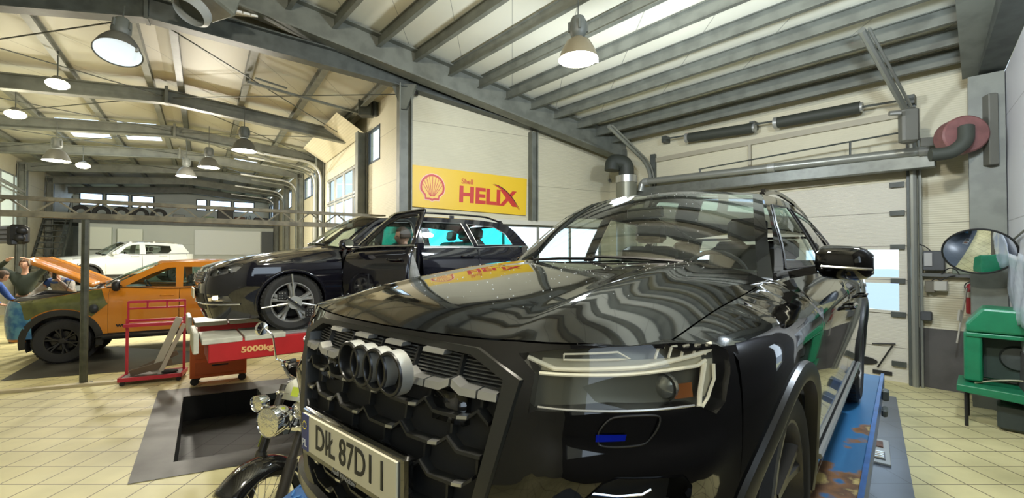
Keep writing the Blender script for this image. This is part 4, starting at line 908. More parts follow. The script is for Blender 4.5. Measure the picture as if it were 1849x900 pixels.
# open front door hung on its front edge
dr = empty('front_door'); dr.parent = est; hx, hy = -1.45, .905
dr.matrix_local = Matrix.Translation((hx, hy, 0)) @ Matrix.Rotation(math.radians(-69), 4, 'Z') @ Matrix.Translation((-hx, -hy, 0))
xa, xb = VC.doors[0]; vt = VC.vs + .1
poly = [(xa, VC.zs), (xa, vt), *[(x, vt) for x in np.linspace(xa, xb, 8)[1:-1]], (xb, vt), (xb, VC.zs)]
PN('door_skin', poly, [], VC.side(1), VPAINT, dr, .05, flip=True, solid=.05)
rail = [(x, VC.zr(x) - .005) for x in np.linspace(-2.06, -2.55, 6)]
PN('window_frame', [(-1.52, .96)] + rail + [(-2.57, .985)], [VC.wins[0]], VC.green(1), VPAINT, dr, .05, flip=True, solid=.03)
PN('door_glass', VC.wins[0], [], VC.green(1, -.012), glass('estate_glass', (.6, .68, .66)), dr, .12)
P = [VC.green(1, .008)(*p) for p in [(-1.53, .975), (-1.8, 1.20), (-2.06, VC.zr(-2.06)), (-2.3, VC.zr(-2.3)), (-2.56, VC.zr(-2.5))]]; MB().tube(P, .009, 6).build('chrome_trim', SATIN, dr)
MB().tube([VC.green(1, .006)(x, VC.zt(x) + .01) for x in np.linspace(-1.5, -2.57, 8)], .010, 6).build('chrome_trim', SATIN, dr)
m = MB(); y = VC.S(-2.35, .83)[0]; m.tube(fillet3([(-2.24, y, .83), (-2.25, y + .04, .835), (-2.45, y + .04, .835), (-2.46, y, .83)], .03), .013, 8); m.build('door_handle', VPAINT, dr)
m = MB(); m.box((-2.0, .80, .62), (.9, .05, .55), ch=.02); m.box((-2.0, .76, .68), (.6, .06, .06), ch=.02); m.build('door_card', CABIN, dr)
mirror_part(dr, VC, -1.66, 1, (.13, .13), VPAINT, 1.02, .93, 1.09, ((-1.64, .82, .985), (-1.64, .95, .99)))
mirror_part(est, VC, -1.66, -1, (.13, .13), VPAINT, 1.02, .93, 1.09, ((-1.64, -.80, .985), (-1.64, -.95, .99)))
MB().tube(fillet3([(-1.52, .80, .30), (-1.50, .80, .96), (-2.0, .66, 1.36), (-2.50, .63, 1.39), (-2.55, .80, .98), (-2.50, .83, .32), (-1.55, .83, .27)], .12), .022, 8).build('door_seal', RUB, est)
MB().box((-2.56, .80, .68), (.10, .05, .75)).build('centre_pillar', VPAINT, est)
# ================================================================== orange pick-up, bonnet open
TYAW = 1.044
trk = empty('pickup_truck', (-9.827, 8.739, 0), math.atan2(-math.cos(TYAW), -math.sin(TYAW)), 'orange pickup truck with a raised bonnet and blue film over its nose', 'truck')
TC = Car(L=5.35, PY=[0, .3, .55, .72, .84, .90, .93, .95], PX=[0, -.03, -.08, -.16, -.28, -.42, -.56, -.9],
         RX=[0, .03, .08, .2, .5, .9], RY=[0, .6, .84, .92, .94, .95], RU=[0, .6, .86, 1.0, 1.3, 1.7], rxs=.3,
         DZ=[.25, .5, .8, 1.0, 1.15, 1.25], DY=[-.04, -.02, 0, 0, -.02, -.06],
         LZ=[.3, .6, .9, 1.1, 1.25], LX=[-.10, -.02, 0, -.03, -.10], relief=None,
         TX=[0, .4, 1.0, 1.5, 2.6, 3.5, 5.35], TZ=[1.15, 1.20, 1.30, 1.40, 1.36, 1.36, 1.34], TY=[.72, .76, .80, .82, .86, .86, .88],
         CX=[0, .3, .8, 1.4], CZ=[1.17, 1.27, 1.37, 1.46], hp=4, crease=None,
         GX=[1.6, 2.3, 2.8, 3.4, 4.0], GY=[.64, .66, .67, .67, .66], GZ=[1.88, 1.89, 1.92, 1.92, 1.88],
         vs=1.14, sh=(.0, .5), ax=(-.95, -4.17), ar=.50, R=.42, rim=.25, ww=.26, spokes=6, twin=True, zb=.45, zs=.52, xs=-.45, uh=.86, xc=-1.42, xc0=-1.30, hz=1.18,
         doors=[(-1.62, -2.74), (-2.75, -3.60)], xA=(-1.55, -2.42), xb0=-1.40, xt0=-2.32, wb=.06, crown=.05, clad=mat('black_cladding', (.022, .022, .02), .55), cw=.10,
         ge=[(-3.62, 0), (-3.72, 1.37)], framem=None, trimm=None, rails=None, seatz=.80,
         wins=[[(-1.85, 1.43), (-2.68, 1.40), (-2.66, 1.80), (-2.52, 1.79), (-2.25, 1.67)], [(-2.80, 1.40), (-3.50, 1.40), (-3.44, 1.80), (-2.80, 1.81)]])
ORG = mat('orange_paint', (.60, .21, .015), .16, coat=.8)
build_car(TC, trk, ORG, glassm=glass('truck_glass', (.55, .70, .66)), rim=DKMETAL, hoodpoly=False, cab_end=-3.62, rear=False)
MB().grid([[TC.green(s, -.004)(x, z) for x, z in ((-2.70, 1.39), (-2.70, 1.83))] for s in (1,)] + [[TC.green(s, -.004)(x, z) for x, z in ((-2.78, 1.39), (-2.78, 1.83))] for s in (1,)]).build('pillar_cover', BLKP, trk)
# cab rear, cargo bed
m = MB(); m.box((-3.68, 0, 1.30), (.06, 1.6, 1.0)); m.build('cab_back', ORG, trk)
m = MB(); m.box((-4.5, 0, .75), (1.6, 1.5, .08)); m.box((-5.32, 0, 1.05), (.06, 1.6, .55)); m.build('cargo_bed', ORG, trk)
vh = [(u, TC.ztop(u)) for u in np.linspace(-.86, .86, 21)]
hb = empty('bonnet'); hb.parent = trk; hb.matrix_local = Matrix.Translation((-1.46, 0, 1.47)) @ Matrix.Rotation(math.radians(-37), 4, 'Y') @ Matrix.Translation((1.46, 0, -1.47))
F_ = [(-1.46 + (TC.G(u, z)[0] + 1.46) * .88, TC.G(u, z)[1]) for u, z in vh]; xe = F_[-1][0]
poly = F_ + [(x, .80) for x in np.linspace(xe - .03, -1.40, 10)] + [(x, -.80) for x in np.linspace(-1.40, xe - .03, 10)]
PN('bonnet_skin', poly, [], lambda x, y: (x, y, TC.zc(x) - .035 * abs(y / .8)**3 + .03 * math.exp(-((abs(y) - .5) / .08)**2)), ORG, hb, .06, solid=.06)
m = MB(); m.box((-.75, 0, 1.0), (1.1, 1.3, .5), ch=.05); m.box((-.6, .2, 1.22), (.5, .5, .1), ch=.03); m.box((-1.1, -.45, 1.24), (.35, .25, .16), ch=.02); m.box((-.45, -.3, 1.24), (.3, .4, .12), ch=.02); m.tube(fillet3([(-.3, .4, 1.2), (-.5, .1, 1.33), (-.9, .3, 1.3), (-1.2, .5, 1.25)], .1), .035, 8); m.build('engine', mat('engine', (.05, .05, .05), .5), trk)
MB().tube([(-.55, -.72, 1.22), (-.75, -.74, 1.88)], .008, 6).build('bonnet_prop', STEELD, trk)
# translucent green and blue protective film over wing and nose
FILMG = mat('olive_film', (.115, .125, .030), .22, coat=.6, noise=.4, nscale=6, bump=.4, bscale=7)
FILMB = mat('blue_film_sheet', (.02, .13, .30), .22, coat=.6, noise=.6, nscale=7, bump=.6, bscale=9, col2=(.10, .30, .42))
us = TC.u_of(-.45)
PN('protective_film', [(-.85, .50), (us + .1, .50), (us + .1, 1.12), (.9, 1.20), (.8, 1.21), (-.85, 1.2)], [], lambda u, z: TC.G(u, z, .012), FILMB, trk, .05)
PN('wing_cover', [(-.46, .86), (-.40, 1.12), (-.34, vt if 0 else 1.235), (-1.50, 1.235), (-1.62, 1.10), (-1.50, .98), (-1.38, .86)], [arch_c(-.95, TC.R, .62)], lambda x, v: tuple(np.array(TC.side(1, .016)(x, v)) + (0, 0, .004)), FILMG, trk, .05)
MB().ball((-1.42, .99, 1.02), (.07, .05, .09), 14).build('film_pad', mat('dark_pad', (.02, .025, .03), .4), trk)
mirror_part(trk, TC, -1.78, 1, (.15, .22), BLKP, 1.47, .98, 1.20, ((-1.76, .84, 1.42), (-1.76, 1.0, 1.44)))
g = PN('grille', [(-.62, .78), (.62, .78), (.62, 1.10), (-.62, 1.10)], [], lambda u, z: TC.G(u, z, .006), BLKP, trk, .1)
m = MB(); m.tube([(x, .99, .45) for x in (-1.55, -3.5)], .045, 8); m.box((-2.5, .96, .47), (2.1, .16, .05), ch=.02); m.build('side_step', BLKP, trk)
text('side_lettering', 'WILDTRAK', .07, BLKP, trk, frame_m((-1.98, .966, .66), (-1, 0, 0), (0, 0, 1)), .003, .004, 1.3)
# ================================================================== white crossover on a lift behind
WYAW = .66
wcar = empty('car', (-15.85, 15.15, 1.045), math.atan2(-math.cos(WYAW), -math.sin(WYAW)), 'white five door car with roof rails raised behind the orange pickup', 'car')
WC = Car(L=4.10, PY=[0, .3, .5, .65, .76, .82, .85, .87], PX=[0, -.02, -.05, -.13, -.25, -.4, -.55, -.85],
         RX=[0, .04, .12, .28, .5, .9], RY=[0, .5, .72, .82, .86, .87], RU=[0, .5, .74, .91, 1.14, 1.54], rxs=.35,
         DZ=[.2, .35, .5, .65, .8, .9], DY=[-.05, -.02, 0, 0, -.02, -.05], LZ=[.2, .45, .7, .9], LX=[-.05, 0, -.03, -.12], relief=None,
         TX=[0, .4, .9, 1.4, 2.4, 3.4, 4.1], TZ=[.82, .88, .95, 1.02, 1.05, 1.07, 1.08], TY=[.66, .68, .70, .74, .78, .76, .70],
         CX=[0, .2, .6, 1.2], CZ=[.82, .93, 1.0, 1.07], hp=4, crease=None, GX=[1.4, 1.95, 2.5, 3.2, 3.7], GY=[.55, .57, .58, .57, .55], GZ=[1.47, 1.48, 1.50, 1.48, 1.44],
         vs=.86, sh=(.0, .6), ax=(-.85, -3.44), ar=.37, R=.32, rim=.21, ww=.20, spokes=8, twin=False, zb=.25, zs=.33, xs=-.46, uh=.76, xc=-1.25, xc0=-1.1, hz=.92,
         doors=[(-1.32, -2.34), (-2.35, -3.18)], xA=(-1.38, -1.98), xb0=-1.18, xt0=-1.85, wb=.05, crown=.04, clad=mat('black_cladding', (.022, .022, .02), .55), cw=.05,
         ge=[(-3.66, 0), (-3.86, 1.09)], framem=None, trimm=None, rails=(-2.0, -3.5), railh=.05, railm=SATIN, seatz=.5,
         wins=[[(-1.68, 1.065), (-2.28, 1.07), (-2.30, 1.42), (-2.10, 1.40), (-1.92, 1.32)], [(-2.46, 1.07), (-3.14, 1.09), (-3.26, 1.20), (-3.24, 1.38), (-2.46, 1.42)]])
WHT = mat('white_paint', (.72, .76, .74), .18, coat=.7)
build_car(WC, wcar, WHT, glassm=glass('clear_car_glass', (.7, .76, .72)), rim=DKMETAL)
mirror_part(wcar, WC, -1.52, 1, (.12, .13), WHT, 1.10, .88, 1.03, ((-1.5, .78, 1.06), (-1.5, .9, 1.07)))
for sg in (1, -1):
    PN('headlight', [(sg * .55, .62), (sg * .88, .66), (sg * .92, .80), (sg * .58, .74)], [], lambda u, z: WC.G(u, z, .006), mat('lamp_shell', (.5, .52, .52), .15), wcar, .06)
PN('grille', [(-.45, .55), (.45, .55), (.45, .72), (-.45, .72)], [], lambda u, z: WC.G(u, z, .006), BLKP, wcar, .1)
# ================================================================== near lift under the black sport utility car
def in_frame(src, name, label, cat):
    o = bpy.data.objects.new(name, None); COL.objects.link(o); o.location = src.location; o.rotation_euler = src.rotation_euler; return tag(o, label, cat)
def rot_loc(src, p): return src.rotation_euler.to_matrix() @ Vector(p) + Vector(src.location)
BLUEW = ramp_mat('worn_blue', [(.0, (.02, .10, .22)), (.50, (.02, .12, .26)), (.535, (.22, .10, .03)), (.59, (.10, .045, .02)), (.62, (.50, .38, .13)), (.70, (.45, .33, .10))], 3.0, .45, detail=9, grad=(-3.6, -1.6, -.09, .17))
BLUEP = mat('blue_tread', (.03, .12, .34), .4, noise=.3, nscale=9)
lift = in_frame(suv, 'car_lift', 'worn blue scissor lift with rusty runways under the glossy sport utility car', 'car lift'); lift.location.z = 0
zp = suv.location.z
for y0, y1, mt in ((.47, 1.05, BLUEW), (-1.165, -.50, BLUEW)):
    m = MB(); m.box((-2.7, (y0 + y1) / 2, zp - .09), (4.7, y1 - y0, .17), ch=.008); o = m.build('runway', mt, lift, 20)
    s_ = y1 if y0 > 0 else y0; m = MB(); m.box((-2.7, s_ + (.012 if y0 > 0 else -.012), zp - .05), (4.7, .025, .14)); m.build('edge_rail', BLUEP, o, 0)
    # tread pattern flap sloping down at the front
    m = MB(); m.add([(-.352, y0, zp - .004), (-.352, y1, zp - .004), (.10, y1, zp - .20), (.10, y0, zp - .20), (-.352, y0, zp - .03), (-.352, y1, zp - .03), (.10, y1, zp - .23), (.10, y0, zp - .23)], [(0, 1, 2, 3), (7, 6, 5, 4), (0, 4, 5, 1), (2, 6, 7, 3), (1, 5, 6, 2), (0, 3, 7, 4)])
    o = m.build('ramp_flap', BLUEP, lift, 0); m = MB()
    sl = math.atan2(.196, .452); 
    for i in range(9):
        for j in range(12):
            x = -.33 + i * .05; y = y0 + .03 + j * .052
            if y > y1 - .02: continue
            a = math.radians(45 if (i + j) % 2 else -45); R = Matrix.Rotation(sl, 3, 'Y') @ Matrix.Rotation(a, 3, 'Z'); m.box((x, y, zp - .004 - (x + .352) * .434 + .003), (.036, .009, .005), R)
    m.build('tread_pattern', mat('tread_blue', (.05, .18, .45), .35), o, 0)
    m = MB()
    for j in range(12):
        for i in range(6):
            y = y0 + .03 + j * .052; x = -.375 - i * .05
            if y > y1 - .02: continue
            m.box((x, y, zp - .002), (.036, .009, .005), Matrix.Rotation(math.radians(45 if (i + j) % 2 else -45), 3, 'Z'))
    m.build('tread_pattern', mat('tread_dark', (.05, .055, .06), .4), o, 0)
    yc = (y0 + y1) / 2; m = MB()
    for sgn in (1, -1): m.beam((-2.7 - 1.2 * sgn, yc + .07 * sgn, .10), (-2.7 + 1.2 * sgn, yc + .07 * sgn, zp - .2), .05, .10)
    m.build('scissor_arm', STEELD, lift, 0); MB().box((-2.7, yc, .05), (3.2, .42, .085)).build('lift_base', STEELD, lift, 0)
m = MB(); m.box((-2.5, .76, zp + .002), (1.1, .5, .003)) if 0 else None
# wheel plates and ratchet latch seen beside the runway
MB().box((-4.35, 1.10, zp - .02), (.10, .05, .09), ch=.01).build('latch', STEELD, lift, 0); MB().box((-4.1, 1.10, zp - .10), (.14, .04, .06), ch=.01).build('latch', STEELD, lift, 0)
# sunken roller plate beside the lift
p = fl(1573, 815); t = empty('roller_plate', (p.x, p.y, .007), math.atan2(-.778, -.628), 'shiny steel roller tray set in the floor beside the worn blue runway', 'roller tray')
m = MB(); m.box((0, 0, .012), (.72, .30, .02)); o = m.build('tray', STEELL, t, 0, bev=.003)
m = MB(); m.box((.16, 0, .024), (.22, .22, .006)); m.build('opening', DKMETAL, t, 0); m = MB()
for k in range(4): m.cyl((.08 + k * .05, -.1, .028), (.08 + k * .05, .1, .028), .012, 10)
m.build('roller', CHROME, t); m = MB(); m.box((-.18, 0, .026), (.18, .2, .01)); m.build('plate', mat('rusty_plate', (.22, .09, .04), .5, noise=.5), t, 0)
# ================================================================== red lift under the estate
RED = mat('lift_red', (.42, .018, .020), .38, noise=.15, nscale=3); CRM = mat('ramp_cream', (.50, .49, .40), .5, noise=.15); ORO = mat('lift_orange', (.62, .12, .02), .45)
rl = in_frame(est, 'car_lift', 'red ramp lift lettered 5000kg carrying the black estate car', 'car lift'); rl.location.z = 0; ze = est.location.z
for y0, y1 in ((.40, 1.02), (-1.05, -.45)):
    s_ = y1 if y0 > 0 else y1
    m = MB(); m.box((-2.45, (y0 + y1) / 2, ze - .13), (4.75, y1 - y0, .22), ch=.01); o = m.build('runway', RED, rl, 20)
    m = MB(); m.box((-.20, (y0 + y1) / 2, ze - .015), (.36, y1 - y0 + .01, .055), ch=.006); m.build('ramp_plate', CRM, o, 0)
    m = MB(); m.box((-.60, (y0 + y1) / 2, ze - .015), (.40, y1 - y0 + .01, .055), ch=.006); m.build('ramp_plate', CRM, o, 0)
    m = MB(); m.box((.03, (y0 + y1) / 2, ze - .02), (.05, y1 - y0 + .02, .22), ch=.01); m.build('end_stop', CRM, o, 0)
    m = MB(); m.box((-.95, (y0 + y1) / 2, ze - .008), (.32, y1 - y0 - .1, .02)); m.cyl((-.95, (y0 + y1) / 2, ze - .01), (-.95, (y0 + y1) / 2, ze + .004), .2, 28); m.build('turn_plate', STEELL, o, 25)
    for k in range(3): pass
    yc = (y0 + y1) / 2
    for sgn in (1, -1): MB().beam((-2.6 - 1.4 * sgn, yc + .08 * sgn, .08), (-2.6 + 1.4 * sgn, yc + .08 * sgn, ze - .25), .06, .12).build('scissor_arm', STEELD, rl, 0)
    MB().box((-2.6, yc, .05), (3.6, .45, .09)).build('lift_base', STEELD, rl, 0)
text('load_text', '5000kg', .085, mat('yellow_letter', (.70, .42, .16), .5), rl, frame_m((-.52, 1.024, ze - .135), (-1, 0, 0), (0, 0, 1)), .002, .003, 1.25)
# wheel clamp with measuring head on the estate's front wheel
t = in_frame(est, 'wheel_clamp', 'grey wheel alignment clamp gripping the front wheel of the estate', 'wheel clamp'); t.location.z = est.location.z
wy = .905; c0 = Vector((-.90, wy + .06, .335)); m = MB()
m.cyl(c0 + Vector((0, -.02, 0)), c0 + Vector((0, .04, 0)), .075, 20); m.build('hub', STEELL, t); m = MB()
for a, L in ((95, .33), (-12, .32), (187, .34)):
    d = Vector((-math.cos(math.radians(a)), 0, math.sin(math.radians(a)))); m.tube([c0, c0 + d * L * .55], .016, 8); m.tube([c0 + d * L * .5, c0 + d * L], .010, 8); m.tube([c0 + d * L * .95, c0 + d * L * .97 + Vector((0, -.05, 0))], .010, 8)
m.build('arm', SATIN, t); m = MB(); m.beam(c0 + Vector((.13, .05, .10)), c0 + Vector((-.14, .05, -.12)), .02, .05, up=(0, 1, 0)); m.build('bracket', BLKP, t, 0)
m = MB()
for sx, sz in ((.14, .09), (-.15, -.12)):
    m.box(c0 + Vector((sx, .055, sz)), (.10, .02, .10), ch=.01)
m.build('target_head', BLKP, t); m = MB()
for sx, sz in ((.14, .09), (-.15, -.12)):
    for i in range(3):
        for j in range(3): m.ball(c0 + Vector((sx + (i - 1) * .028, .067, sz + (j - 1) * .028)), .007, 6)
m.build('target_dots', STEELL, t); MB().ball(c0 + Vector((0, .05, 0)), .015, 10).build('bubble', mat('yellow_knob', (.7, .6, .2), .3), t)
# ================================================================== motorcycle between the cars
BH = math.atan2(-.93, -.37)
bk = empty('motorcycle', (-1.69, 2.98, 0), BH, 'black and chrome cruiser motorcycle parked beside the honeycomb grille', 'motorcycle')
Rw = .32
def bwheel(x, nm):
    m = MB().lathe([(Rw - .07, -.06), (Rw - .03, -.072), (Rw - .008, -.045), (Rw, 0), (Rw - .008, .045), (Rw - .03, .072), (Rw - .07, .06)], (x, 0, Rw), 'y', 40); t = m.build('wheel', RUB, bk)
    m = MB()
    for k in range(20):
        a = k * math.pi / 10
        for s_ in (-1, 1): m.tube([(x + (Rw - .002) * math.cos(a) * 1.0, s_ * .008, Rw + (Rw - .002) * math.sin(a)), (x + (Rw - .01) * math.cos(a + .16), s_ * .042, Rw + (Rw - .01) * math.sin(a + .16))], .004, 4)
    m.build('tread', mat('tread_black', (.008, .008, .008), .9), t, 0)
    m = MB().lathe([(Rw - .07, -.045), (Rw - .085, -.03), (Rw - .085, .03), (Rw - .07, .045)], (x, 0, Rw), 'y', 40); m.cyl((x, -.07, Rw), (x, .07, Rw), .035, 14); m.build('rim', CHROME, t)
    m = MB()
    for k in range(28): a = k * 2 * math.pi / 28; m.tube([(x + .03 * math.cos(a + .5), .03 * (-1)**k, Rw + .03 * math.sin(a + .5)), (x + (Rw - .085) * math.cos(a), 0, Rw + (Rw - .085) * math.sin(a))], .002, 4)
    m.build('spokes', CHROME, t); return t
bwheel(0, 'f'); bwheel(-1.55, 'r')
def fender(x, a0, a1, w_, rr):
    G_ = []
    for i in range(19):
        a = math.radians(a0 + (a1 - a0) * i / 18); row = []
        for j in range(9): b = math.radians(-85 + 170 * j / 8); q = rr - .085 * (1 - math.cos(b)); row.append((x + q * math.cos(a), w_ * math.sin(b), Rw + q * math.sin(a)))
        G_.append(row)
    MB().grid(G_).build('fender', GLOSSB, bk, 50, solid=.006)
fender(0, 42, 140, .120, .375); fender(-1.55, 20, 170, .12, .39)
top = Vector((-.36, 0, 1.08)); m = MB()
for s_ in (-1, 1):
    m.tube([(0, s_ * .145, Rw), (-.14, s_ * .145, .66)], .038, 14); m.cyl((0, s_ * .07, Rw), (0, s_ * .16, Rw), .028, 12)
m.build('fork_leg', mat('fork_dark', (.06, .055, .045), .35, metal=.4), bk); m = MB()
for s_ in (-1, 1): m.tube([(-.12, s_ * .145, .62), (-.33, s_ * .145, 1.08)], .030, 14)
m.build('fork_tube', MATS['fork_dark'], bk); MB().box((-.31, 0, 1.03), (.07, .36, .04), ch=.01).build('fork_clamp', CHROME, bk); MB().box((-.22, 0, .84), (.07, .36, .04), ch=.01).build('fork_clamp', CHROME, bk)
hl = MB().lathe([(0, .0), (.055, .004), (.098, .03), (.104, .04), (.101, .0), (.088, -.08), (.05, -.14), (0, -.15)], (-.10, 0, .91), 'x', 32).build('headlight', CHROME, bk)
MB().lathe([(0, .030), (.055, .028), (.098, .018)], (-.082, 0, .91), 'x', 32).build('lens', mat('lens_pale', (.70, .68, .55), .10, metal=.75, coat=1, bump=1.0, bscale=38), hl)
for y, x, z, r in ((.20, -.16, .995, .058), (-.20, -.16, .99, .058), (.24, -.17, .905, .036)):
    s_ = MB().lathe([(0, .0), (r * .6, .004), (r * .95, .02), (r, .028), (r * .98, .0), (r * .8, -.05), (0, -.08)], (x, y, z), 'x', 24).build('spot_lamp', CHROME, bk)
    MB().lathe([(0, .022), (r * .6, .018), (r * .93, .012)], (x + .002, y, z), 'x', 24).build('lens', MATS['lens_pale'], s_)
MB().tube([(-.20, -.24, .95), (-.20, .24, .95)], .012, 8).build('lamp_bar', CHROME, bk)
m = MB(); m.add([(-.26, -.10, 1.0), (-.26, .10, 1.0), (-.30, .09, 1.10), (-.30, -.09, 1.10), (-.32, 0, 1.16)], [(0, 1, 2, 4, 3)]); m.build('fly_screen', mat('cream_screen', (.62, .62, .52), .3), bk, solid=.006)
m = MB(); m.add([(-.265, -.02, 1.03), (-.265, .05, 1.03), (-.29, .05, 1.09), (-.29, -.02, 1.09)], [(0, 1, 2, 3)]); m.build('sticker', mat('lime_sticker', (.45, .55, .05), .5), bk)
m = MB(); m.box((-.17, -.178, .74), (.03, .004, .12), Matrix.Rotation(-.42, 3, 'Y')); m.build('fork_sticker', mat('lime_sticker', (.45, .55, .05), .5), bk)
m = MB(); P = fillet3([(-.62, .42, 1.17), (-.48, .36, 1.20), (-.36, .12, 1.12), (-.36, -.12, 1.12), (-.48, -.36, 1.20), (-.62, -.42, 1.17)], .08, 5); m.tube(P, .013, 10); m.build('handlebar', CHROME, bk)
for s_ in (1, -1):
    MB().tube([(-.60, s_ * .41, 1.17), (-.70, s_ * .46, 1.155)], .018, 10).build('grip', RUB, bk)
    st = MB().tube(fillet3([(-.52, s_ * .37, 1.20), (-.44, s_ * .37, 1.22), (-.42, s_ * .38, 1.42), (-.40, s_ * .44, 1.47)], .03), .007, 8).build('mirror_stem', CHROME, bk)
    MB().lathe([(0, .0), (.04, .002), (.055, .012), (.05, .03), (0, .04)], (-.40, s_ * .50, 1.47), 'y', 20).build('mirror_shell', CHROME, st)
MB().box((-.44, .37, 1.40), (.05, .05, .035), ch=.008).build('mirror_clamp', BLKP, bk)
m = MB(); G_ = []
for i in range(13):
    t_ = i / 12; x = -.45 - .55 * t_; r_ = .15 * math.sin(math.pi * (.12 + .8 * t_))**.6; G_.append([(x, 1.1 * r_ * math.cos(a), .93 - .06 * t_ + .75 * r_ * math.sin(a)) for a in [2 * math.pi * j / 20 for j in range(21)]])
m.grid(G_); m.build('fuel_tank', GLOSSB, bk, 60)
m = MB(); m.box((-1.15, 0, .80), (.50, .28, .10), ch=.04); m.box((-1.45, 0, .86), (.28, .22, .08), ch=.03); m.build('seat', CABIN, bk)
m = MB()
for ang in (.35, -.35): m.cyl((-.78, 0, .45), (-.78 + .32 * math.sin(ang), 0, .45 + .34), .085, 16); 
m.box((-.85, 0, .42), (.38, .24, .22), ch=.04); m.build('engine', mat('engine_metal', (.30, .30, .29), .3, metal=.8), bk)
m = MB()
for P in ([(-.40, 0, .95), (-.55, 0, .30), (-1.2, 0, .26), (-1.4, 0, .75), (-.45, 0, .92)],): m.tube(fillet3(P, .08), .02, 8)
for s_ in (1, -1): m.tube([(-1.15, s_ * .11, .36), (-1.55, s_ * .11, Rw)], .02, 8); m.tube([(-1.55, s_ * .12, Rw), (-1.38, s_ * .12, .74)], .022, 10)
m.build('frame', BLKP, bk)
m = MB(); m.tube(fillet3([(-.66, -.10, .62), (-.55, -.16, .40), (-.9, -.18, .24), (-1.65, -.18, .30)], .1), .036, 12); m.build('exhaust', CHROME, bk); m = MB()
for k, (a, b) in enumerate((((-.40, .1, 1.15), (-.20, .12, .84)), ((-.42, .2, 1.18), (-.18, .06, .80)), ((-.45, .3, 1.19), (-.30, .05, .9)))): m.tube(fillet3([a, (-.22, .16 + .03 * k, 1.1), b], .12), .005, 6)
m.build('cables', BLKP, bk); MB().tube([(-.85, .1, .25), (-.95, .32, .01)], .011, 8).build('side_stand', CHROME, bk)
# ================================================================== sign on the cream wall
YEL = mat('sign_yellow', (.80, .52, .02), .45); SRED = mat('sign_red', (.55, .035, .025), .45); SBLK = mat('sign_black', (.03, .02, .02), .45)
cs = [on_wall(px, py, Sw(0, 0, .05), SD) for px, py in ((738.5, 372.5), (950, 389.5), (951, 323), (740.5, 297))]
o3 = cs[0]; xv = (cs[1] - cs[0]); wd = xv.length; xv.normalize(); hgt = ((cs[3] - cs[0]).length + (cs[2] - cs[1]).length) / 2
sg_ = empty('advertising_sign', (0, 0, 0), 0, 'yellow wall sign with a red shell emblem and red lettering', 'sign'); SM = frame_m(o3, xv, (0, 0, 1)); sg_.matrix_world = SM
MB().box((wd / 2, hgt / 2, -.02), (wd, hgt, .04)).build('sign_board', YEL, sg_, 0, bev=.004)
IT = lambda x, y, z=.003: Matrix.Translation((x, y, z))
text('shell_text', 'Shell', .15, SRED, sg_, IT(wd * .46, hgt * .735), .001, .003, 1.0)
text('helix_text', 'HELIX', .47, SRED, sg_, IT(wd * .64, hgt * .39), .002, .018, 1.10)
m = MB(); cx_, cy_ = wd * .175, hgt * .50; Rr = hgt * .30
def shellpts(r, k=1): return [(cx_ + r * 1.06 * math.cos(math.radians(a)) * (1), cy_ - .10 * hgt + (r * 1.25) * max(0, math.sin(math.radians(a)))**.8 * .98) for a in range(0, 181, 12)]
OUT = [(cx_ + r * c_, cy_ + r2 * s_2) for r, r2, c_, s_2 in [(Rr * 1.02, Rr * 1.08, math.cos(math.radians(a)), math.sin(math.radians(a))) for a in range(-22, 203, 9)]] + [(cx_ - Rr * .62, cy_ - Rr * .72), (cx_ - Rr * .58, cy_ - Rr * 1.0), (cx_ - Rr * .2, cy_ - Rr * 1.0), (cx_, cy_ - Rr * 1.1), (cx_ + Rr * .2, cy_ - Rr * 1.0), (cx_ + Rr * .58, cy_ - Rr * 1.0), (cx_ + Rr * .62, cy_ - Rr * .72)]
def scale_poly(P, k): return [(cx_ + (x - cx_) * k, cy_ + (y - cy_) * k) for x, y in P]
eo = MB(); eo.prism(scale_poly(OUT, 1.07), 2, .001, .004); e0 = eo.build('emblem', mat('emblem_pink', (.85, .55, .42), .5), sg_, 0)
MB().prism(OUT, 2, .004, .007).build('emblem_edge', SRED, e0, 0); MB().prism(scale_poly(OUT, .84), 2, .007, .009).build('emblem_fill', mat('emblem_yellow', (.85, .56, .12), .5), e0, 0)
m = MB()
for a in (15, 35, 53, 71, 90, 109, 127, 145, 165):
    t_ = math.radians(a); p0 = (cx_ + math.cos(t_) * Rr * .16, cy_ - Rr * .72, .010); p1 = (cx_ + math.cos(t_) * Rr * .84, cy_ + math.sin(t_) * Rr * .88, .010); m.beam(p0, p1, .012, .003)
m.build('emblem_rib', SRED, e0, 0)
for mt, off, wd_ in ((SRED, 0, .05), (SBLK, .045, .028)):
    P = [(wd * (.68 + .25 * t_) + off * .5, hgt * (.74 - .10 * t_ - .52 * t_**2) + off * .3, .012) for t_ in np.linspace(0, 1, 12)]; m = MB(); V = []
    for i, p in enumerate(P): q = math.sin(math.pi * (i + .3) / 11.6) * wd_ * .5; V += [(p[0] - q * .7, p[1] - q * .7, p[2]), (p[0] + q * .7, p[1] + q * .7, p[2])]
    m.add(V, [(2 * i, 2 * i + 1, 2 * i + 3, 2 * i + 2) for i in range(11)]); m.build('swoosh', mt, sg_, 0)
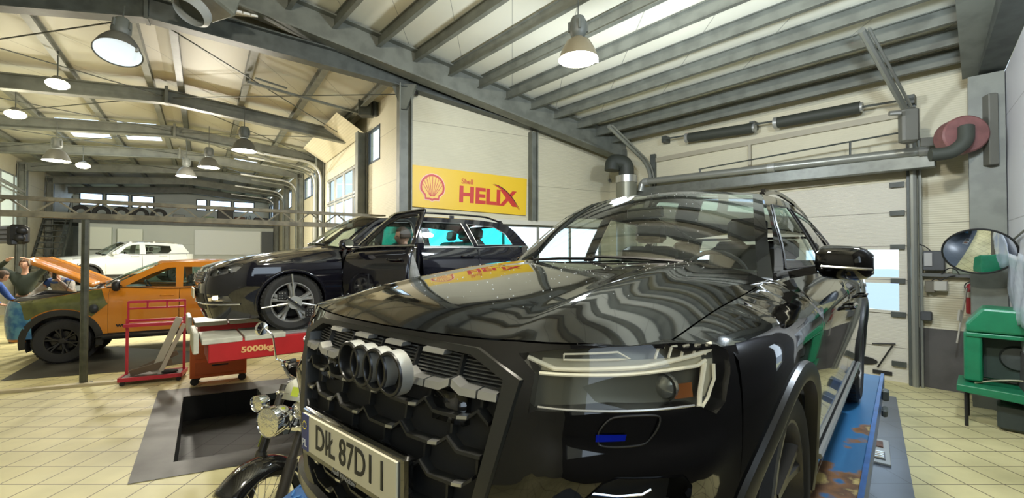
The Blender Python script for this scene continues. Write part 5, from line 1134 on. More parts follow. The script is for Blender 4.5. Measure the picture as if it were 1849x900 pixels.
# ================================================================== lamps
LGLOW = mat('lamp_glow', (1, .97, .9), .5, emit=(1, .97, .88), estr=9); LREF = mat('lamp_reflector', (.55, .60, .62), .25, metal=.6); LBODY = mat('lamp_body', (.13, .13, .115), .4, metal=.3)
LOFF = mat('lamp_dim', (.75, .85, .92), .3, emit=(.8, .92, 1), estr=.55)
def high_bay(px, py, D, label, on=1, s=1.0, chain=.5, power=None, tilt=0, glow=None, body=None):
    p = at(px, py, D); t = empty('high_bay_lamp', p, 0, label, 'ceiling lamp'); t.rotation_euler = (tilt, tilt * .6, 0)
    k = .25 * s
    MB().lathe([(k * .30, k * 1.15), (k * .36, k * 1.10), (k * .62, k * .92), (k * .86, k * .5), (k * 1.0, k * .10), (k * 1.03, 0), (k * .99, .003), (k * .95, k * .1), (k * .8, k * .5), (k * .5, k * .92)], axis='z', n=36).build('lamp_shade', body or LBODY, t, 50)
    m = MB().lathe([(0, k * 2.25), (k * .32, k * 2.22), (k * .42, k * 2.0), (k * .44, k * 1.45), (k * .36, k * 1.25), (k * .22, k * 1.12), (0, k * 1.1)], axis='z', n=24)
    for i in range(4): m.box((k * .46 * math.cos(i * 1.57), k * .46 * math.sin(i * 1.57), k * 1.7), (k * .12, k * .12, k * .5), ch=.004)
    m.build('gear_housing', mat('gear_grey', (.10, .11, .10), .5), t)
    MB().lathe([(0, k * .12), (k * .7, k * .10), (k * .97, k * .04)], axis='z', n=28).build('lens', (glow or LGLOW) if on else LOFF, t)
    MB().tube([(0, 0, k * 2.2), (0, 0, k * 2.2 + chain)], .008, 6).build('hanger', STEELD, t)
    m = MB(); m.box((k * 1.0, 0, -.01), (.03, .02, .05)); m.build('clip', STEELL, t, 0)
    if power: light('POINT', 'lamp_light', (0, 0, -.30 if D < 6 else -.09), power, WARM if on == 1 else COOL, .16, t)
    return t
high_bay(213, 96, 5.3, 'large grey bell lamp hanging nearest at the top left, glass tilted', on=0, s=.93, chain=.25, tilt=-.32)
high_bay(1044, 108, 5.75, 'bell lamp hanging from the purlins above the bonnet of the sport utility car', on=0, s=1.0, chain=.35, power=LAMP_W * 1.5, body=mat('lamp_brown', (.28, .24, .16), .35, metal=.4))
high_bay(441, 273, 10.2, 'lit bell lamp under the rafters left of the wall sign, rightmost of the lit lamps', s=1.0, chain=.5, power=LAMP_W * .8)
high_bay(377, 303, 12.2, 'lit bell lamp in the middle of the three lit lamps in a row', s=1.0, chain=.6, power=LAMP_W * 2.0)
high_bay(336, 319, 13.2, 'lit bell lamp, leftmost and smallest of the row of three', s=1.0, chain=.6, power=LAMP_W * 3.0)
high_bay(102, 291, 10.6, 'lit bell lamp hanging alone by the left wall of the hall', s=1.0, chain=.4, power=LAMP_W * 1.2)
YG = mat('flood_glow', (1, .95, .6), .5, emit=(1, .95, .62), estr=14)
for px, py, D, lb, pw in ((104, 150, 8.2, 'glaring yellow floodlight above the left end of the nearer cross rafter', 1.2), (28, 205, 9.4, 'glaring yellow floodlight at the left edge of the ceiling', 1.0), (150, 298, 13.5, 'small glaring yellow floodlight beside the lone lit bell lamp', 1.2)):
    p = at(px, py, D); t = empty('floodlight', p, 0, lb, 'ceiling lamp'); MB().lathe([(0, .12), (.06, .12), (.13, .02), (.14, 0), (.12, .0)], axis='z', n=20).build('housing', LBODY, t); MB().ball((0, 0, -.02), (.17, .17, .09), 14).build('lens', YG, t); MB().tube([(0, 0, .1), (0, 0, .6)], .01, 6).build('hanger', STEELD, t)
    light('POINT', 'lamp_light', (0, 0, -.12), LAMP_W * pw * .18, (1, .90, .66), .12, t)
# ================================================================== lattice gantry and its post
g0_ = Vector((-6.80, 7.06)); gdv = Vector((.82, .572)); RUST = mat('weathered_steel', (.24, .215, .14), .55, noise=.45, nscale=6)
t = empty('gantry', (g0_.x, g0_.y, 0), 0, 'weathered steel lattice gantry crossing the hall on a thin green post', 'gantry'); t.rotation_euler = (0, 0, math.atan2(.572, .82))
MB().tube([(0, 0, 0), (0, 0, 2.62)], .05, 8).build('post', mat('post_green', (.07, .075, .05), .5, noise=.4), t); MB().box((0, 0, .01), (.2, .2, .02)).build('foot_plate', STEELD, t, 0)
MB().beam((-1.6, 0, 2.68), (4.85, 0, 2.68), .12, .09).build('lower_chord', RUST, t, 0); MB().beam((-1.6, 0, 2.92), (4.85, 0, 2.92), .09, .06).build('upper_chord', RUST, t, 0)
m = MB(); x = -1.6; up = 0
while x < 4.7:
    m.beam((x, 0, 2.72 if up == 0 else 2.89), (x + .20, 0, 2.89 if up == 0 else 2.72), .025, .025, up=(0, 1, 0)); x += .26 if up else .26; up = 1 - up
m.build('lattice', RUST, t, 0)
# ================================================================== workshop trolleys in front of the pickup
MAG = mat('cart_red', (.45, .02, .045), .4)
def cartm(p, px): return p
ct = empty('rack_trolley', (-5.87, 7.30, 0), math.atan2(.44, .90), 'open red tube trolley holding scrap panels in front of the pickup door', 'trolley')
m = MB(); m.box((0, 0, .10), (.80, .42, .04)); 
m.build('base_tray', mat('tray_grey', (.14, .12, .10), .6, noise=.3), ct, 0)
m = MB()
for y in (-.21, .21): m.beam((-.40, y, .10), (.40, y, .10), .03, .06)
for x in (-.4, .4): m.beam((x, -.21, .10), (x, .21, .10), .03, .06)
for x in (-.38, .38): m.beam((x, .10, .1), (x, .10, 1.02), .035, .035, up=(0, 1, 0)); m.beam((x, .10, 1.0), (x, -.12, 1.0), .03, .04) if 0 else None
m.box((0, .06, .92), (.80, .16, .05)); m.beam((-.38, .14, 1.18), (.38, .14, 1.18), .02, .03); m.beam((-.38, .14, 1.29), (.38, .14, 1.29), .02, .04); m.beam((-.38, .14, .98), (.38, .14, .98), .02, .04)
for x in (-.38, -.13, .13, .38): m.beam((x, .14, .95 if abs(x) > .2 else 1.18), (x, .14, 1.3), .025, .02, up=(0, 1, 0))
m.build('frame', MAG, ct, 0)
m = MB()
for x in (-.36, .36):
    for y in (-.18, .18): m.lathe([(0, -.015), (.035, -.015), (.035, .015), (0, .015)], (x, y, .036), 'y', 14)
m.build('caster', RUB, ct)
for k, (a, b, w_, mt) in enumerate((((.0, -.02, .14), (.34, -.05, 1.02), .10, 'pale'), ((.10, -.10, .14), (.42, -.12, .92), .06, 'pale'), ((-.30, -.05, .16), (.25, -.08, .30), .10, 'brown'), ((-.2, .05, .2), (.3, .06, .42), .08, 'brown'))):
    MB().beam(a, b, w_, .02, up=(0, 1, 0)).build('plank', mat('scrap_pale', (.42, .40, .34), .5) if mt == 'pale' else mat('scrap_brown', (.12, .09, .06), .6), None, 0).matrix_world = Matrix.Identity(4)
pl_ = [o for o in bpy.data.objects if o.name.startswith('plank')]
for i, o in enumerate(pl_):
    o.location = ct.location; o.rotation_euler = ct.rotation_euler
    tag(o, ['long pale strip leaning up inside the red tube trolley', 'second pale strip leaning at the right end of the red tube trolley', 'brown board lying low on the red tube trolley tray', 'brown board resting higher on the red tube trolley'][i], 'strip')
m = MB(); m.ball((.22, -.08, .15), (.12, .08, .035), 12); o = m.build('rag', mat('rag_black', (.02, .02, .02), .8)); o.location = ct.location; o.rotation_euler = ct.rotation_euler; tag(o, 'black rag lying on the tray of the red tube trolley', 'rag')
p = fl(405, 690); tc_ = empty('tool_trolley', (-4.80, 7.30, 0), math.atan2(.50, .85), 'orange tool trolley with drawers under the red ramp lift', 'tool trolley')
m = MB(); m.box((0, 0, .50), (.76, .42, .76), ch=.01); m.build('body', ORO, tc_, 20, bev=0)
for k in range(5):
    z = .80 - k * .075 if k < 3 else (.52 if k == 3 else .27); hh = .06 if k < 3 else .20
    d = MB().box((.02, -.215, z), (.66, .02, hh), ch=.004).build('drawer', mat('drawer_orange', (.50, .10, .02), .45), tc_, 0); MB().box((.02, -.232, z + hh * .2), (.22, .015, .02)).build('handle', BLKP, d, 0)
for x in (-.32, .32):
    for y in (-.15, .15): MB().lathe([(0, -.02), (.055, -.02), (.06, 0), (.055, .02), (0, .02)], (x, y, .06), 'y', 16).build('caster', RUB, tc_)
jk = empty('trolley_jack', (-3.5, 7.75, 0), .5, 'low black and chrome trolley jack beneath the red ramp lift', 'jack')
m = MB(); m.box((0, 0, .14), (.7, .28, .14), ch=.03); m.build('body', BLKP, jk); m = MB()
for x in (-.28, .3):
    for y in (-.15, .15): MB().lathe([(0, -.025), (.09, -.025), (.1, 0), (.09, .025), (0, .025)], (x, y, .10), 'y', 20).build('wheel', DKMETAL, jk)
m = MB(); m.tube([(.3, 0, .15), (.75, 0, .75)], .018, 8); m.build('lever', CHROME, jk); m = MB(); m.cyl((-.2, 0, .2), (-.2, 0, .24), .06, 16); m.build('saddle', CHROME, jk)
# ================================================================== measuring head at the left edge
t = empty('alignment_camera', at(20, 424, 5.0), -.35, 'grey ribbed alignment beam with a black camera head at the left edge', 'measuring beam')
m = MB(); m.box((-.45, 0, 0), (1.1, .13, .20), ch=.02); m.build('beam', mat('beam_grey', (.26, .27, .32), .4), t); m = MB()
for z in (-.05, 0, .05): m.box((-.45, -.068, z), (1.1, .01, .012))
m.build('groove', BLKP, t, 0); m = MB(); m.box((.15, 0, 0), (.13, .16, .22), ch=.03); m.ball((.22, 0, .04), .05, 12); m.ball((.22, -.02, -.04), .05, 12); m.box((.18, -.06, -.09), (.08, .06, .06), ch=.01); m.build('camera_head', BLKP, t)
MB().tube([(-.9, 0, 0), (-.9, 0, -1.5), ], .05, 8) if 0 else None
MB().beam((-.85, 0, -.1), (-.85, 0, -(t.location.z)), .12, .12, up=(0, 1, 0)).build('stand', STEELD, t, 0)
# ================================================================== far end: office front boards, shelf goods, stair
BOARD = mat('white_board', (.80, .84, .72), .5); BOARD2 = mat('grey_board', (.74, .78, .76), .5)
def board(a0, a1, z0, z1, b, mt, name, label, cat, th=.05):
    p = Hp((a0 + a1) / 2, b, (z0 + z1) / 2); o = MB().box((0, 0, 0), (a1 - a0, th, z1 - z0), ch=.008).build(name, mt, None, 0); o.location = p; o.rotation_euler = (0, 0, math.atan2(.572, .82)); return tag(o, label, cat)
BB = 27.38
board(-4.35, -3.45, 2.35, 3.35, BB, BOARD, 'wall_cabinet', 'cream wall cabinet left of the gantry post on the grey partition', 'cabinet', .4).location += Vector((0, 0, 0)) 
board(-3.25, -2.35, 2.35, 3.30, BB, BOARD, 'wall_cabinet', 'cream wall cabinet just right of the gantry post on the grey partition', 'cabinet', .4)
board(-.35, 2.55, 2.10, 3.35, BB + .02, BOARD2, 'white_board', 'long pale board fixed on the partition behind the white crossover', 'board', .06)
board(2.60, 3.15, 2.10, 3.35, BB + .02, mat('slate_board', (.07, .08, .085), .5), 'notice_board', 'dark slate panel right of the long pale board', 'board', .06)
board(-2.1, -1.75, 2.40, 2.70, BB - .1, BOARD2, 'wall_heater', 'small white unit hung between the cabinets and the pale board', 'heater', .25)
board(-4.4, -.5, 2.02, 2.10, BB - .2, mat('bench_edge', (.35, .30, .22), .5), 'wall_shelf', 'long narrow shelf board under the two cream cabinets', 'shelf', .4)
MZ = 3.71; random.seed(5)
TIREM = mat('tyre_dark', (.03, .03, .03), .8)
for k, a in enumerate((-4.6, -3.9, -3.2, -2.5, -1.8)):
    o = MB().lathe([(.17, -.1), (.30, -.11), (.33, -.08), (.33, .08), (.30, .11), (.17, .1), (.17, -.1)], (0, 0, 0), 'y', 24).build('tyre', TIREM, None); o.location = Hp(a, 27.9, MZ + .33); o.rotation_euler = (0, 0, .6)
    tag(o, ['tyre standing at the left end of the mezzanine', 'tyre second from the left end of the mezzanine', 'tyre in the middle of the row on the mezzanine', 'tyre fourth from the left end of the mezzanine', 'tyre at the right end of the mezzanine row'][k], 'tyre', 'tyres standing on the mezzanine')
for k, (a, w_, h_, mt, lb) in enumerate(((.2, .55, .35, mat('green_bag', (.16, .24, .14), .7), 'green wrapped bundle stored on the mezzanine'), (.95, .7, .75, mat('dark_crate', (.035, .035, .035), .6), 'tall dark crate on the mezzanine beside the green bundle'), (1.60, .5, .40, mat('brown_box', (.12, .07, .05), .7), 'brown box on the mezzanine right of the tall dark crate'), (2.6, .7, .4, MATS['dark_crate'], 'low dark box at the right end of the mezzanine'), (-1.0, .5, .4, mat('grey_box', (.2, .2, .19), .6), 'grey box on the mezzanine right of the tyres'))):
    o = MB().box((0, 0, h_ / 2), (w_, .5, h_), ch=.03).build('storage_box', mt, None, 20); o.location = Hp(a, 27.85, MZ); o.rotation_euler = (0, 0, .62); tag(o, lb, 'box')
o = MB(); [o.tube([(.1 * i, 0, 0), (.1 * i + random.uniform(-.15, .15), .05, random.uniform(.3, .55))], .02, 5) for i in range(7)]; o.box((.3, 0, .04), (.8, .4, .08)); o = o.build('parts_heap', STEELD); o.location = Hp(1.9, 28.3, MZ); tag(o, 'heap of bare metal parts sticking up on the mezzanine', 'metal parts')
# stair in the far left corner
st = empty('staircase', Hp(-5.2, 24.0, 0), math.atan2(.572, .82) + math.pi / 2, 'dark steel stair rising to the mezzanine in the far left corner', 'stair')
for k in range(14): MB().box((k * .24, 0, .26 * (k + 1)), (.26, .8, .04)).build('tread', STEELD, st, 0)
m = MB()
for y in (-.42, .42): m.beam((-.1, y, .05), (3.3, y, 3.7), .04, .2)
m.build('stringer', STEELD, st, 0); m = MB(); m.tube([(0, -.42, 1.1), (3.3, -.42, 4.7)], .02, 6); m.tube([(0, -.42, .1), (0, -.42, 1.1)], .02, 6); m.tube([(3.3, -.42, 3.7), (3.3, -.42, 4.7)], .02, 6); m.build('handrail', STEELD, st)
# lift posts carrying the white crossover
wl = in_frame(wcar, 'car_lift', 'grey scissor lift holding up the white crossover', 'car lift'); wl.location.z = 0
for y in (.68, -.68):
    MB().box((-2.1, y, wcar.location.z - .10), (4.4, .5, .18)).build('runway', mat('lift_grey', (.22, .24, .25), .5), wl, 0)
    for sgn in (1, -1): MB().beam((-2.1 - 1.2 * sgn, y + .06 * sgn, .08), (-2.1 + 1.2 * sgn, y + .06 * sgn, wcar.location.z - .2), .05, .10).build('scissor_arm', STEELD, wl, 0)
# cable run up the left wall (door rails), red hose reel far end
for k, (b, lb) in enumerate(((16.5, 'grey overhead rail sloping along the left wall'),)):
    o = MB(); P = [Hp(-5.3, 9.5, 5.1), Hp(-5.3, 23.0, 4.35)]; o.tube(P, .06, 8); o.tube([p + Vector((0, 0, -.16)) for p in P], .03, 6); [o.beam(P[0].lerp(P[1], q), P[0].lerp(P[1], q) + Vector((-.25, .1, 0)), .04, .04) for q in (.1, .5, .9)]; tag(o.build('overhead_rail', STEELL), lb, 'rail')
# ventilator and duct under the near ridge, swinging jib arms
p = at(352, 12, 6.2); t = empty('roof_fan', p, -.4, 'round grey extractor fan in a box at the top left, half out of view', 'fan')
MB().lathe([(.10, .0), (.19, .0), (.24, .03), (.25, .10), (.20, .16), (.18, .05), (.10, .03)], axis='z', n=32, M=Matrix.Rotation(2.6, 3, 'X')).build('fan_ring', mat('fan_grey', (.32, .34, .33), .4), t); MB().box((.02, .2, .22), (.55, .5, .34), Matrix.Rotation(-.3, 3, 'X'), ch=.03).build('fan_box', STEEL, t)
MB().lathe([(0, .04), (.18, .05)], axis='z', n=20, M=Matrix.Rotation(2.6, 3, 'X')).build('fan_grille', STEELD, t)
p = at(425, 20, 6.8); o = MB(); [o.beam((-.28, y, 0), (.30, y, -.05), .10, .03) for y in (-.12, 0, .12)]; o = o.build('light_louvre', mat('louvre_cream', (.55, .54, .48), .5), None, 0); o.location = p; o.rotation_euler = (.2, .2, -.5); tag(o, 'cream louvred ceiling box right of the extractor fan', 'ceiling box')
for (a, b, lb) in (((447, 148, 9.0), (655, 206, 10.9), 'long thin arm rail under the rafters ending at the box topped column'), ((430, 268, 11.5), (560, 312, 14.5), 'second thin arm rail lower down left of the glazed door')):
    A, B = at(*a), at(*b); o = MB(); o.beam(A, B, .06, .05); o.beam(A + Vector((.1, .1, .12)), A.lerp(B, .3) + Vector((0, 0, .10)), .04, .03); o.beam(A, A + Vector((0, 0, .16)), .05, .05, up=(0, 1, 0)); tag(o.build('arm_rail', STEEL, None, 0), lb, 'rail')
p = at(661, 195, 10.6); o = MB().box((0, 0, 0), (.30, .25, .42), ch=.01); o.cyl((.22, 0, -.2), (.22, 0, .25), .06, 10); o = o.build('drive_unit', STEELD); o.location = p; tag(o, 'grey drive box on top of the column left of the sign wall', 'drive unit')
# small camera at the top corner of the sign wall, wall knob
p = Sw(.12, 5.42, .1); o = MB(); o.box((0, 0, 0), (.12, .12, .16), ch=.02); o.cyl((0, -.1, -.05), (0, -.02, -.03), .045, 12); o = o.build('security_camera', BLKP); o.location = p; tag(o, 'small dark camera under the rafter at the top left corner of the sign wall', 'camera')
p = on_wall(1102, 327, Sw(0, 0, .03), SD); o = MB(); o.lathe([(0, .02), (.05, .015), (.06, 0)], axis='z', n=16, M=Matrix.Rotation(1.2, 3, 'X')); o.ball((.01, -.02, 0), .02, 8); o = o.build('wall_sensor', STEELL); o.location = p; tag(o, 'small round sensor on the cream wall left of the silver duct', 'sensor')
# smoke detector on the deck
p = at(1217, 58, 6.8); o = MB().lathe([(0, -.04), (.05, -.035), (.07, 0), (0, 0)], axis='z', n=16).build('smoke_detector', mat('detector', (.6, .58, .5), .5)); o.location = (p.x, p.y, zr((p.x, p.y)) - .0); tag(o, 'small round smoke detector on the ceiling right of the brown bell lamp', 'detector')
# ================================================================== services over the sectional door
DUCT = mat('duct_grey', (.16, .17, .15), .4, metal=.4, noise=.2); PIPE = mat('pipe_grey', (.30, .31, .28), .35, metal=.5); BLK2 = mat('flex_dark', (.04, .045, .035), .6)
def dwp(px, py, off): return on_wall(px, py, Dw(0, 0, off), DE)
a, b = dwp(1150, 349, .35), dwp(1690, 290, .35); o = MB(); o.beam(a, b, .18, .20); 
for q in (.02, .3, .6, .9): o.beam(a.lerp(b, q), a.lerp(b, q) + Vector((.757, .654, 0)) * .34, .05, .05)
tag(o.build('cable_duct', DUCT, None, 0, bev=.01), 'dark square duct running above the sectional door below the steel pipe', 'duct')
t = empty('extraction_pipe', (0, 0, 0), 0, 'steel pipe with a rod and two stays running above the sectional door', 'pipe')
a, b = dwp(1160, 329, .42), dwp(1695, 270, .42); MB().tube(fillet3([a + Vector((-.05, .0, -.22)), a, b], .12, 6), .075, 14).build('pipe', PIPE, t); m = MB()
for q in (.02, .55, .97): MB().cyl(a.lerp(b, q - .012), a.lerp(b, q + .012), .085, 14).build('pipe_clamp', STEELL, t)
m = MB()
r0, r1 = dwp(1262, 306, .42), dwp(1640, 237, .42); m.tube([r0, r1], .014, 6)
for px, y0, y1 in ((1264, 306, 326), (1535, 257, 300)): m.tube([dwp(px, y0, .42), dwp(px, y1 - 5, .42)], .016, 6)
m.build('stay_rod', STEELD, t)
for (x0, y0, x1, y1, lb) in ((1242, 249, 1360, 231, 'dark torsion spring roller above the door, shorter left one'), (1402, 222, 1553, 194, 'dark torsion spring roller above the door, longer right one')):
    a, b = dwp(x0, y0, .22), dwp(x1, y1, .22); m = MB(); m.cyl(a, b, .10, 18); o = m.build('spring_roller', BLK2); m = MB(); m.cyl(a.lerp(b, -.03), a.lerp(b, .02), .105, 16); m.cyl(a.lerp(b, .98), a.lerp(b, 1.03), .08, 16); m.build('end_cap', STEELL, o); tag(o, lb, 'spring roller')
a, b = dwp(1195, 252, .22), dwp(1650, 178, .22); o = MB().tube([a, b], .018, 8); [o.beam(a.lerp(b, q), a.lerp(b, q) + Vector((.757, .654, 0)) * .2, .10, .14) for q in (.01, .45, .99)]; tag(o.build('spring_shaft', STEELD, None), 'thin shaft carrying the two spring rollers above the door', 'shaft')
for P, lb in (((Dw(5.52, .0, .12), Dw(5.52, 4.15, .12), Dw(5.4, 4.75, 1.9)), 'grey door rail rising left of the sectional door and bending under the ceiling'), ((Dw(.90, .0, .12), Dw(.90, 4.15, .12), Dw(1.15, 5.05, 2.1)), 'grey door rail rising right of the sectional door and bending under the ceiling')):
    o = MB(); Q_ = fillet3(P, .5, 8); o.tube(Q_, .045, 8); o.tube([p + Vector((.06, -.05, 0)) for p in Q_], .02, 6); tag(o.build('door_rail', STEELL if 0 else PIPE), lb, 'door rail')
# silver duct with elbow in the wall corner
t = empty('ventilation_duct', (0, 0, 0), 0, 'silver vertical duct with a black elbow in the corner left of the sectional door', 'duct')
c_ = at(1131, 340, 10.2); r_ = .23
MB().cyl((c_.x, c_.y, 1.2), (c_.x, c_.y, c_.z + .22), r_, 24).build('duct_tube', mat('khaki_duct', (.20, .20, .15), .4, metal=.3), t); m = MB()
for dz in (-.42, .12): m.cyl((c_.x, c_.y, c_.z + dz), (c_.x, c_.y, c_.z + dz + .16), r_ + .012, 24)
m.build('clamp_ring', SATIN, t); MB().tube(fillet3([(c_.x, c_.y, c_.z + .2), (c_.x, c_.y, c_.z + .58), (c_.x - .32, c_.y - .02, c_.z + .62), (c_.x - .34, c_.y - .03, c_.z + .4)], .24, 8), .17, 18).build('elbow', BLK2, t)
# hose reel
p = at(1735, 246, 6.0); t = empty('hose_reel', p, math.atan2(-.757, .654) if 0 else -.35, 'faded red exhaust hose reel with a dark elbow beside the grey column', 'hose reel')
MB().lathe([(0, -.13), (.23, -.13), (.25, -.11), (.25, .11), (.23, .13), (0, .13)], axis='y', n=32).build('drum', mat('reel_red', (.20, .085, .08), .5, noise=.2), t); MB().tube(fillet3([(-.02, -.16, .08), (-.05, -.22, -.12), (-.20, -.22, -.26), (-.42, -.2, -.27)], .14, 8), .085, 14).build('hose', BLK2, t)
m = MB(); m.box((.30, .08, .05), (.10, .34, .95), ch=.01); m.box((.0, .22, .0), (.7, .04, .12)); m.box((-.48, .22, .25), (.20, .18, .5), ch=.03); m.build('bracket', mat('reel_bracket', (.12, .12, .10), .5), t)
m = MB(); m.cyl((-.75, .1, .42), (-.62, .1, .42), .035, 10); m.build('nozzle', SATIN, t)
# round traffic mirror
cm = at(1767, 455, 5.55); t = empty('convex_mirror', cm, 0, 'round convex mirror with a black rim mounted on the grey column', 'mirror')
nrm = Vector((-.70, -.62, -.62)).normalized(); q = nrm.to_track_quat('Z', 'Y').to_matrix().to_4x4(); t.matrix_world = Matrix.Translation(cm) @ q @ Matrix.Diagonal((1.0, 1.0, 1, 1))
RM = .33; ax_, ay_ = 1.12, .70
G_ = [[(RM * k / 8 * math.cos(a) * 1.0, RM * k / 8 * math.sin(a), .05 * (1 - (k / 8)**2)) for a in [2 * math.pi * j / 40 for j in range(41)]] for k in range(9)]
MB().grid(G_).build('mirror_face', mat('mirror_silver', (.80, .84, .88), .03, metal=1), t, 60); MB().tube([(RM * math.cos(a), RM * math.sin(a), 0) for a in [2 * math.pi * j / 40 for j in range(40)]], .012, 8, closed=True).build('rim', BLKP, t); MB().tube([(0, 0, -.02), (0, 0, -.26)], .02, 8).build('bracket', STEELD, t)
MB().lathe([(0, -.03), (.2, -.025), (RM, 0)], axis='z', n=32).build('mirror_back', mat('back_grey', (.2, .2, .2), .5), t)
# electrical boxes, cable tray, cables
def wallbox(px, py, w_, h_, d_, mt, name, label, cat, off=.06):
    o = MB().box((0, 0, 0), (w_, d_, h_), ch=.012).build(name, mt, None, 20); o.location = dwp(px, py, off + d_ / 2); o.rotation_euler = (0, 0, math.atan2(DE[1], DE[0])); return tag(o, label, cat)
o = wallbox(1687, 471, .24, .30, .15, mat('box_dark', (.06, .065, .07), .5), 'door_control', 'dark grey door control box right of the door rail', 'control box'); MB().box((.06, .085 * 1, .02), (.09, .02, .2)).build('label_plate', mat('label_grey', (.35, .35, .34), .5), o, 0)
wallbox(1699, 517, .15, .15, .12, mat('socket_white', (.42, .41, .36), .5), 'socket', 'pale socket under the thin cable tray', 'socket'); wallbox(1680, 518, .12, .18, .1, mat('box_olive', (.13, .12, .09), .5), 'switch_box', 'small olive switch box left of the pale socket', 'switch box'); wallbox(1673, 571, .13, .14, .10, MATS['box_dark'], 'switch', 'small dark switch low on the wall by the door rail', 'switch')
wallbox(1742, 490, .26, .10, .08, mat('box_green', (.16, .19, .14), .5), 'junction_box', 'flat green junction box behind the convex mirror', 'junction box')
o = MB().beam(dwp(1665, 496, .08), dwp(1765, 499, .08), .10, .05); tag(o.build('cable_tray', mat('tray_dark', (.10, .105, .10), .5), None, 0), 'thin horizontal cable tray between door rail and grey column', 'cable tray')
for P, lb in ((((1700, 495), (1712, 484), (1726, 486), (1732, 496)), 'black cable looping up over the cable tray'), (((1682, 508), (1690, 502), (1698, 508), (1712, 500), (1725, 498)), 'black cable looping between the switch box and the pale socket'), (((1660, 441), (1672, 446), (1682, 455)), 'thin cable running down to the dark control box'), (((1757, 508), (1742, 512), (1742, 524), (1757, 524), (1762, 512)), 'coiled cable hanging by the grey column')):
    o = MB().tube([dwp(x, y, .14) for x, y in chaikin(P, 2)], .008, 6); tag(o.build('cable', RUB), lb, 'cable')
# fire extinguisher
p = dwp(1757, 540, .14); t = empty('fire_extinguisher', p, 0, 'red fire extinguisher hung on the wall beside the grey column', 'fire extinguisher')
MB().lathe([(0, -.22), (.065, -.22), (.075, -.20), (.075, .16), (.055, .21), (.02, .23), (0, .23)], axis='z', n=24).build('cylinder', mat('extinguisher_red', (.32, .02, .03), .4), t); m = MB(); m.box((0, 0, .26), (.04, .04, .05)); m.beam((0, 0, .29), (-.08, -.04, .31), .02, .012); m.tube(fillet3([(0, 0, .26), (.09, 0, .24), (.085, 0, -.05)], .05), .010, 6); m.build('valve', BLKP, t); MB().lathe([(.0765, .02), (.0765, .10)], axis='z', n=24).build('label', mat('ext_label', (.55, .5, .45), .5), t)
# broom handle
o = MB().tube([dwp(1746, 520, .25), dwp(1728, 620, .35)], .012, 8); o.beam(dwp(1734, 560, .33), dwp(1731, 580, .35), .03, .03); tag(o.build('broom', mat('handle_pale', (.4, .38, .32), .5)), 'thin pole leaning on the wall left of the fire extinguisher', 'pole')
# green machine
GRN = mat('machine_green', (.012, .19, .085), .35, noise=.12); p = Vector((6.02, 5.30, 0)); t = empty('parts_washer', p, math.atan2(-.68, -.73) + math.pi / 2, 'green steel machine on thin legs with a tray, against the right wall', 'machine')
# local: x to the right in view, y away from the viewer
m = MB(); m.prism([(-.42, 1.12), (.42, 1.12), (.42, 1.22), (.30, 1.40), (-.28, 1.42), (-.42, 1.22)], 1, -.25, .30); m.build('hood', GRN, t, 0, bev=.03)
m = MB(); m.box((-.36, 0, .82), (.16, .48, .60), ch=.02); m.box((.36, 0, .82), (.16, .48, .60), ch=.02); m.box((0, .16, .82), (.60, .14, .60)); m.box((0, 0, 1.09), (.84, .52, .05)); m.build('cabinet', GRN, t, 0, bev=.012)
MB().box((0, .05, .80), (.55, .1, .5)).build('opening', mat('machine_dark', (.03, .05, .04), .6), t, 0); MB().lathe([(0, -.05), (.13, -.04), (.15, 0), (.13, .06), (0, .06)], (0, 0, .82), 'y', 24).build('motor', mat('motor_dark', (.05, .06, .055), .5), t)
m = MB(); m.prism([(-.50, .50), (.62, .46), (.62, .36), (.45, .34), (-.50, .42)], 1, -.42, .2); m.build('tray', GRN, t, 0, bev=.01)
m = MB(); m.box((.52, -.40, .44), (.14, .05, .04), ch=.008); m.build('lip', SATIN, t, 0); m = MB(); m.box((.25, -.26, 1.30), (.22, .02, .025)); m.build('label', mat('label_mint', (.35, .55, .45), .5), t, 0); MB().box((.30, -.262, 1.14), (.15, .02, .03)).build('yellow_label', mat('label_yellow', (.6, .55, .1), .5), t, 0)
for x in (-.42, .52):
    for y in (-.34, .16): MB().tube([(x, y, 0), (x, y, .42)], .018, 8).build('leg', BLKP, t)
MB().tube([(-.35 + .07 * k, -.2, .50 + .10 * math.sin(math.pi * k / 12)) for k in range(13)], .010, 6).build('hose', mat('hose_pale', (.35, .33, .2), .5), t)
m = MB(); m.box((.05, -.12, .16), (.44, .32, .3), ch=.03); m = m.build('canister', mat('canister_dark', (.03, .04, .035), .5)); m.location = p; m.rotation_euler = t.rotation_euler; tag(m, 'dark canister on the floor under the green machine', 'canister')
# plastic sheeting hung on the right wall
def rwp(t_, z, off=.04): return Vector((R0[0] - .66 * t_ - .75 * off, R0[1] - .75 * t_ + .66 * off, z))
G_ = [[rwp(1.25 + 1.5 * i / 14, 2.06 - .80 * j / 10 + .02 * math.sin(i * 1.3), .06 + .018 * math.sin(i * 1.3 + j * .5) + .010 * math.cos(j * 1.1 + i * .6)) for i in range(15)] for j in range(11)]
tag(MB().grid(G_).build('plastic_sheet', mat('sheet_white', (.50, .54, .62), .25, coat=.3), None, 50, solid=.004), 'crumpled whitish plastic sheet hanging on the right wall behind the convex mirror', 'plastic sheet')
o = MB().tube([rwp(-.0, 2.12), rwp(1.2, 2.22), rwp(2.2, 2.35)], .012, 6); tag(o.build('wall_cable', DUCT), 'thin cable along the top of the crumpled sheet on the right wall', 'cable')
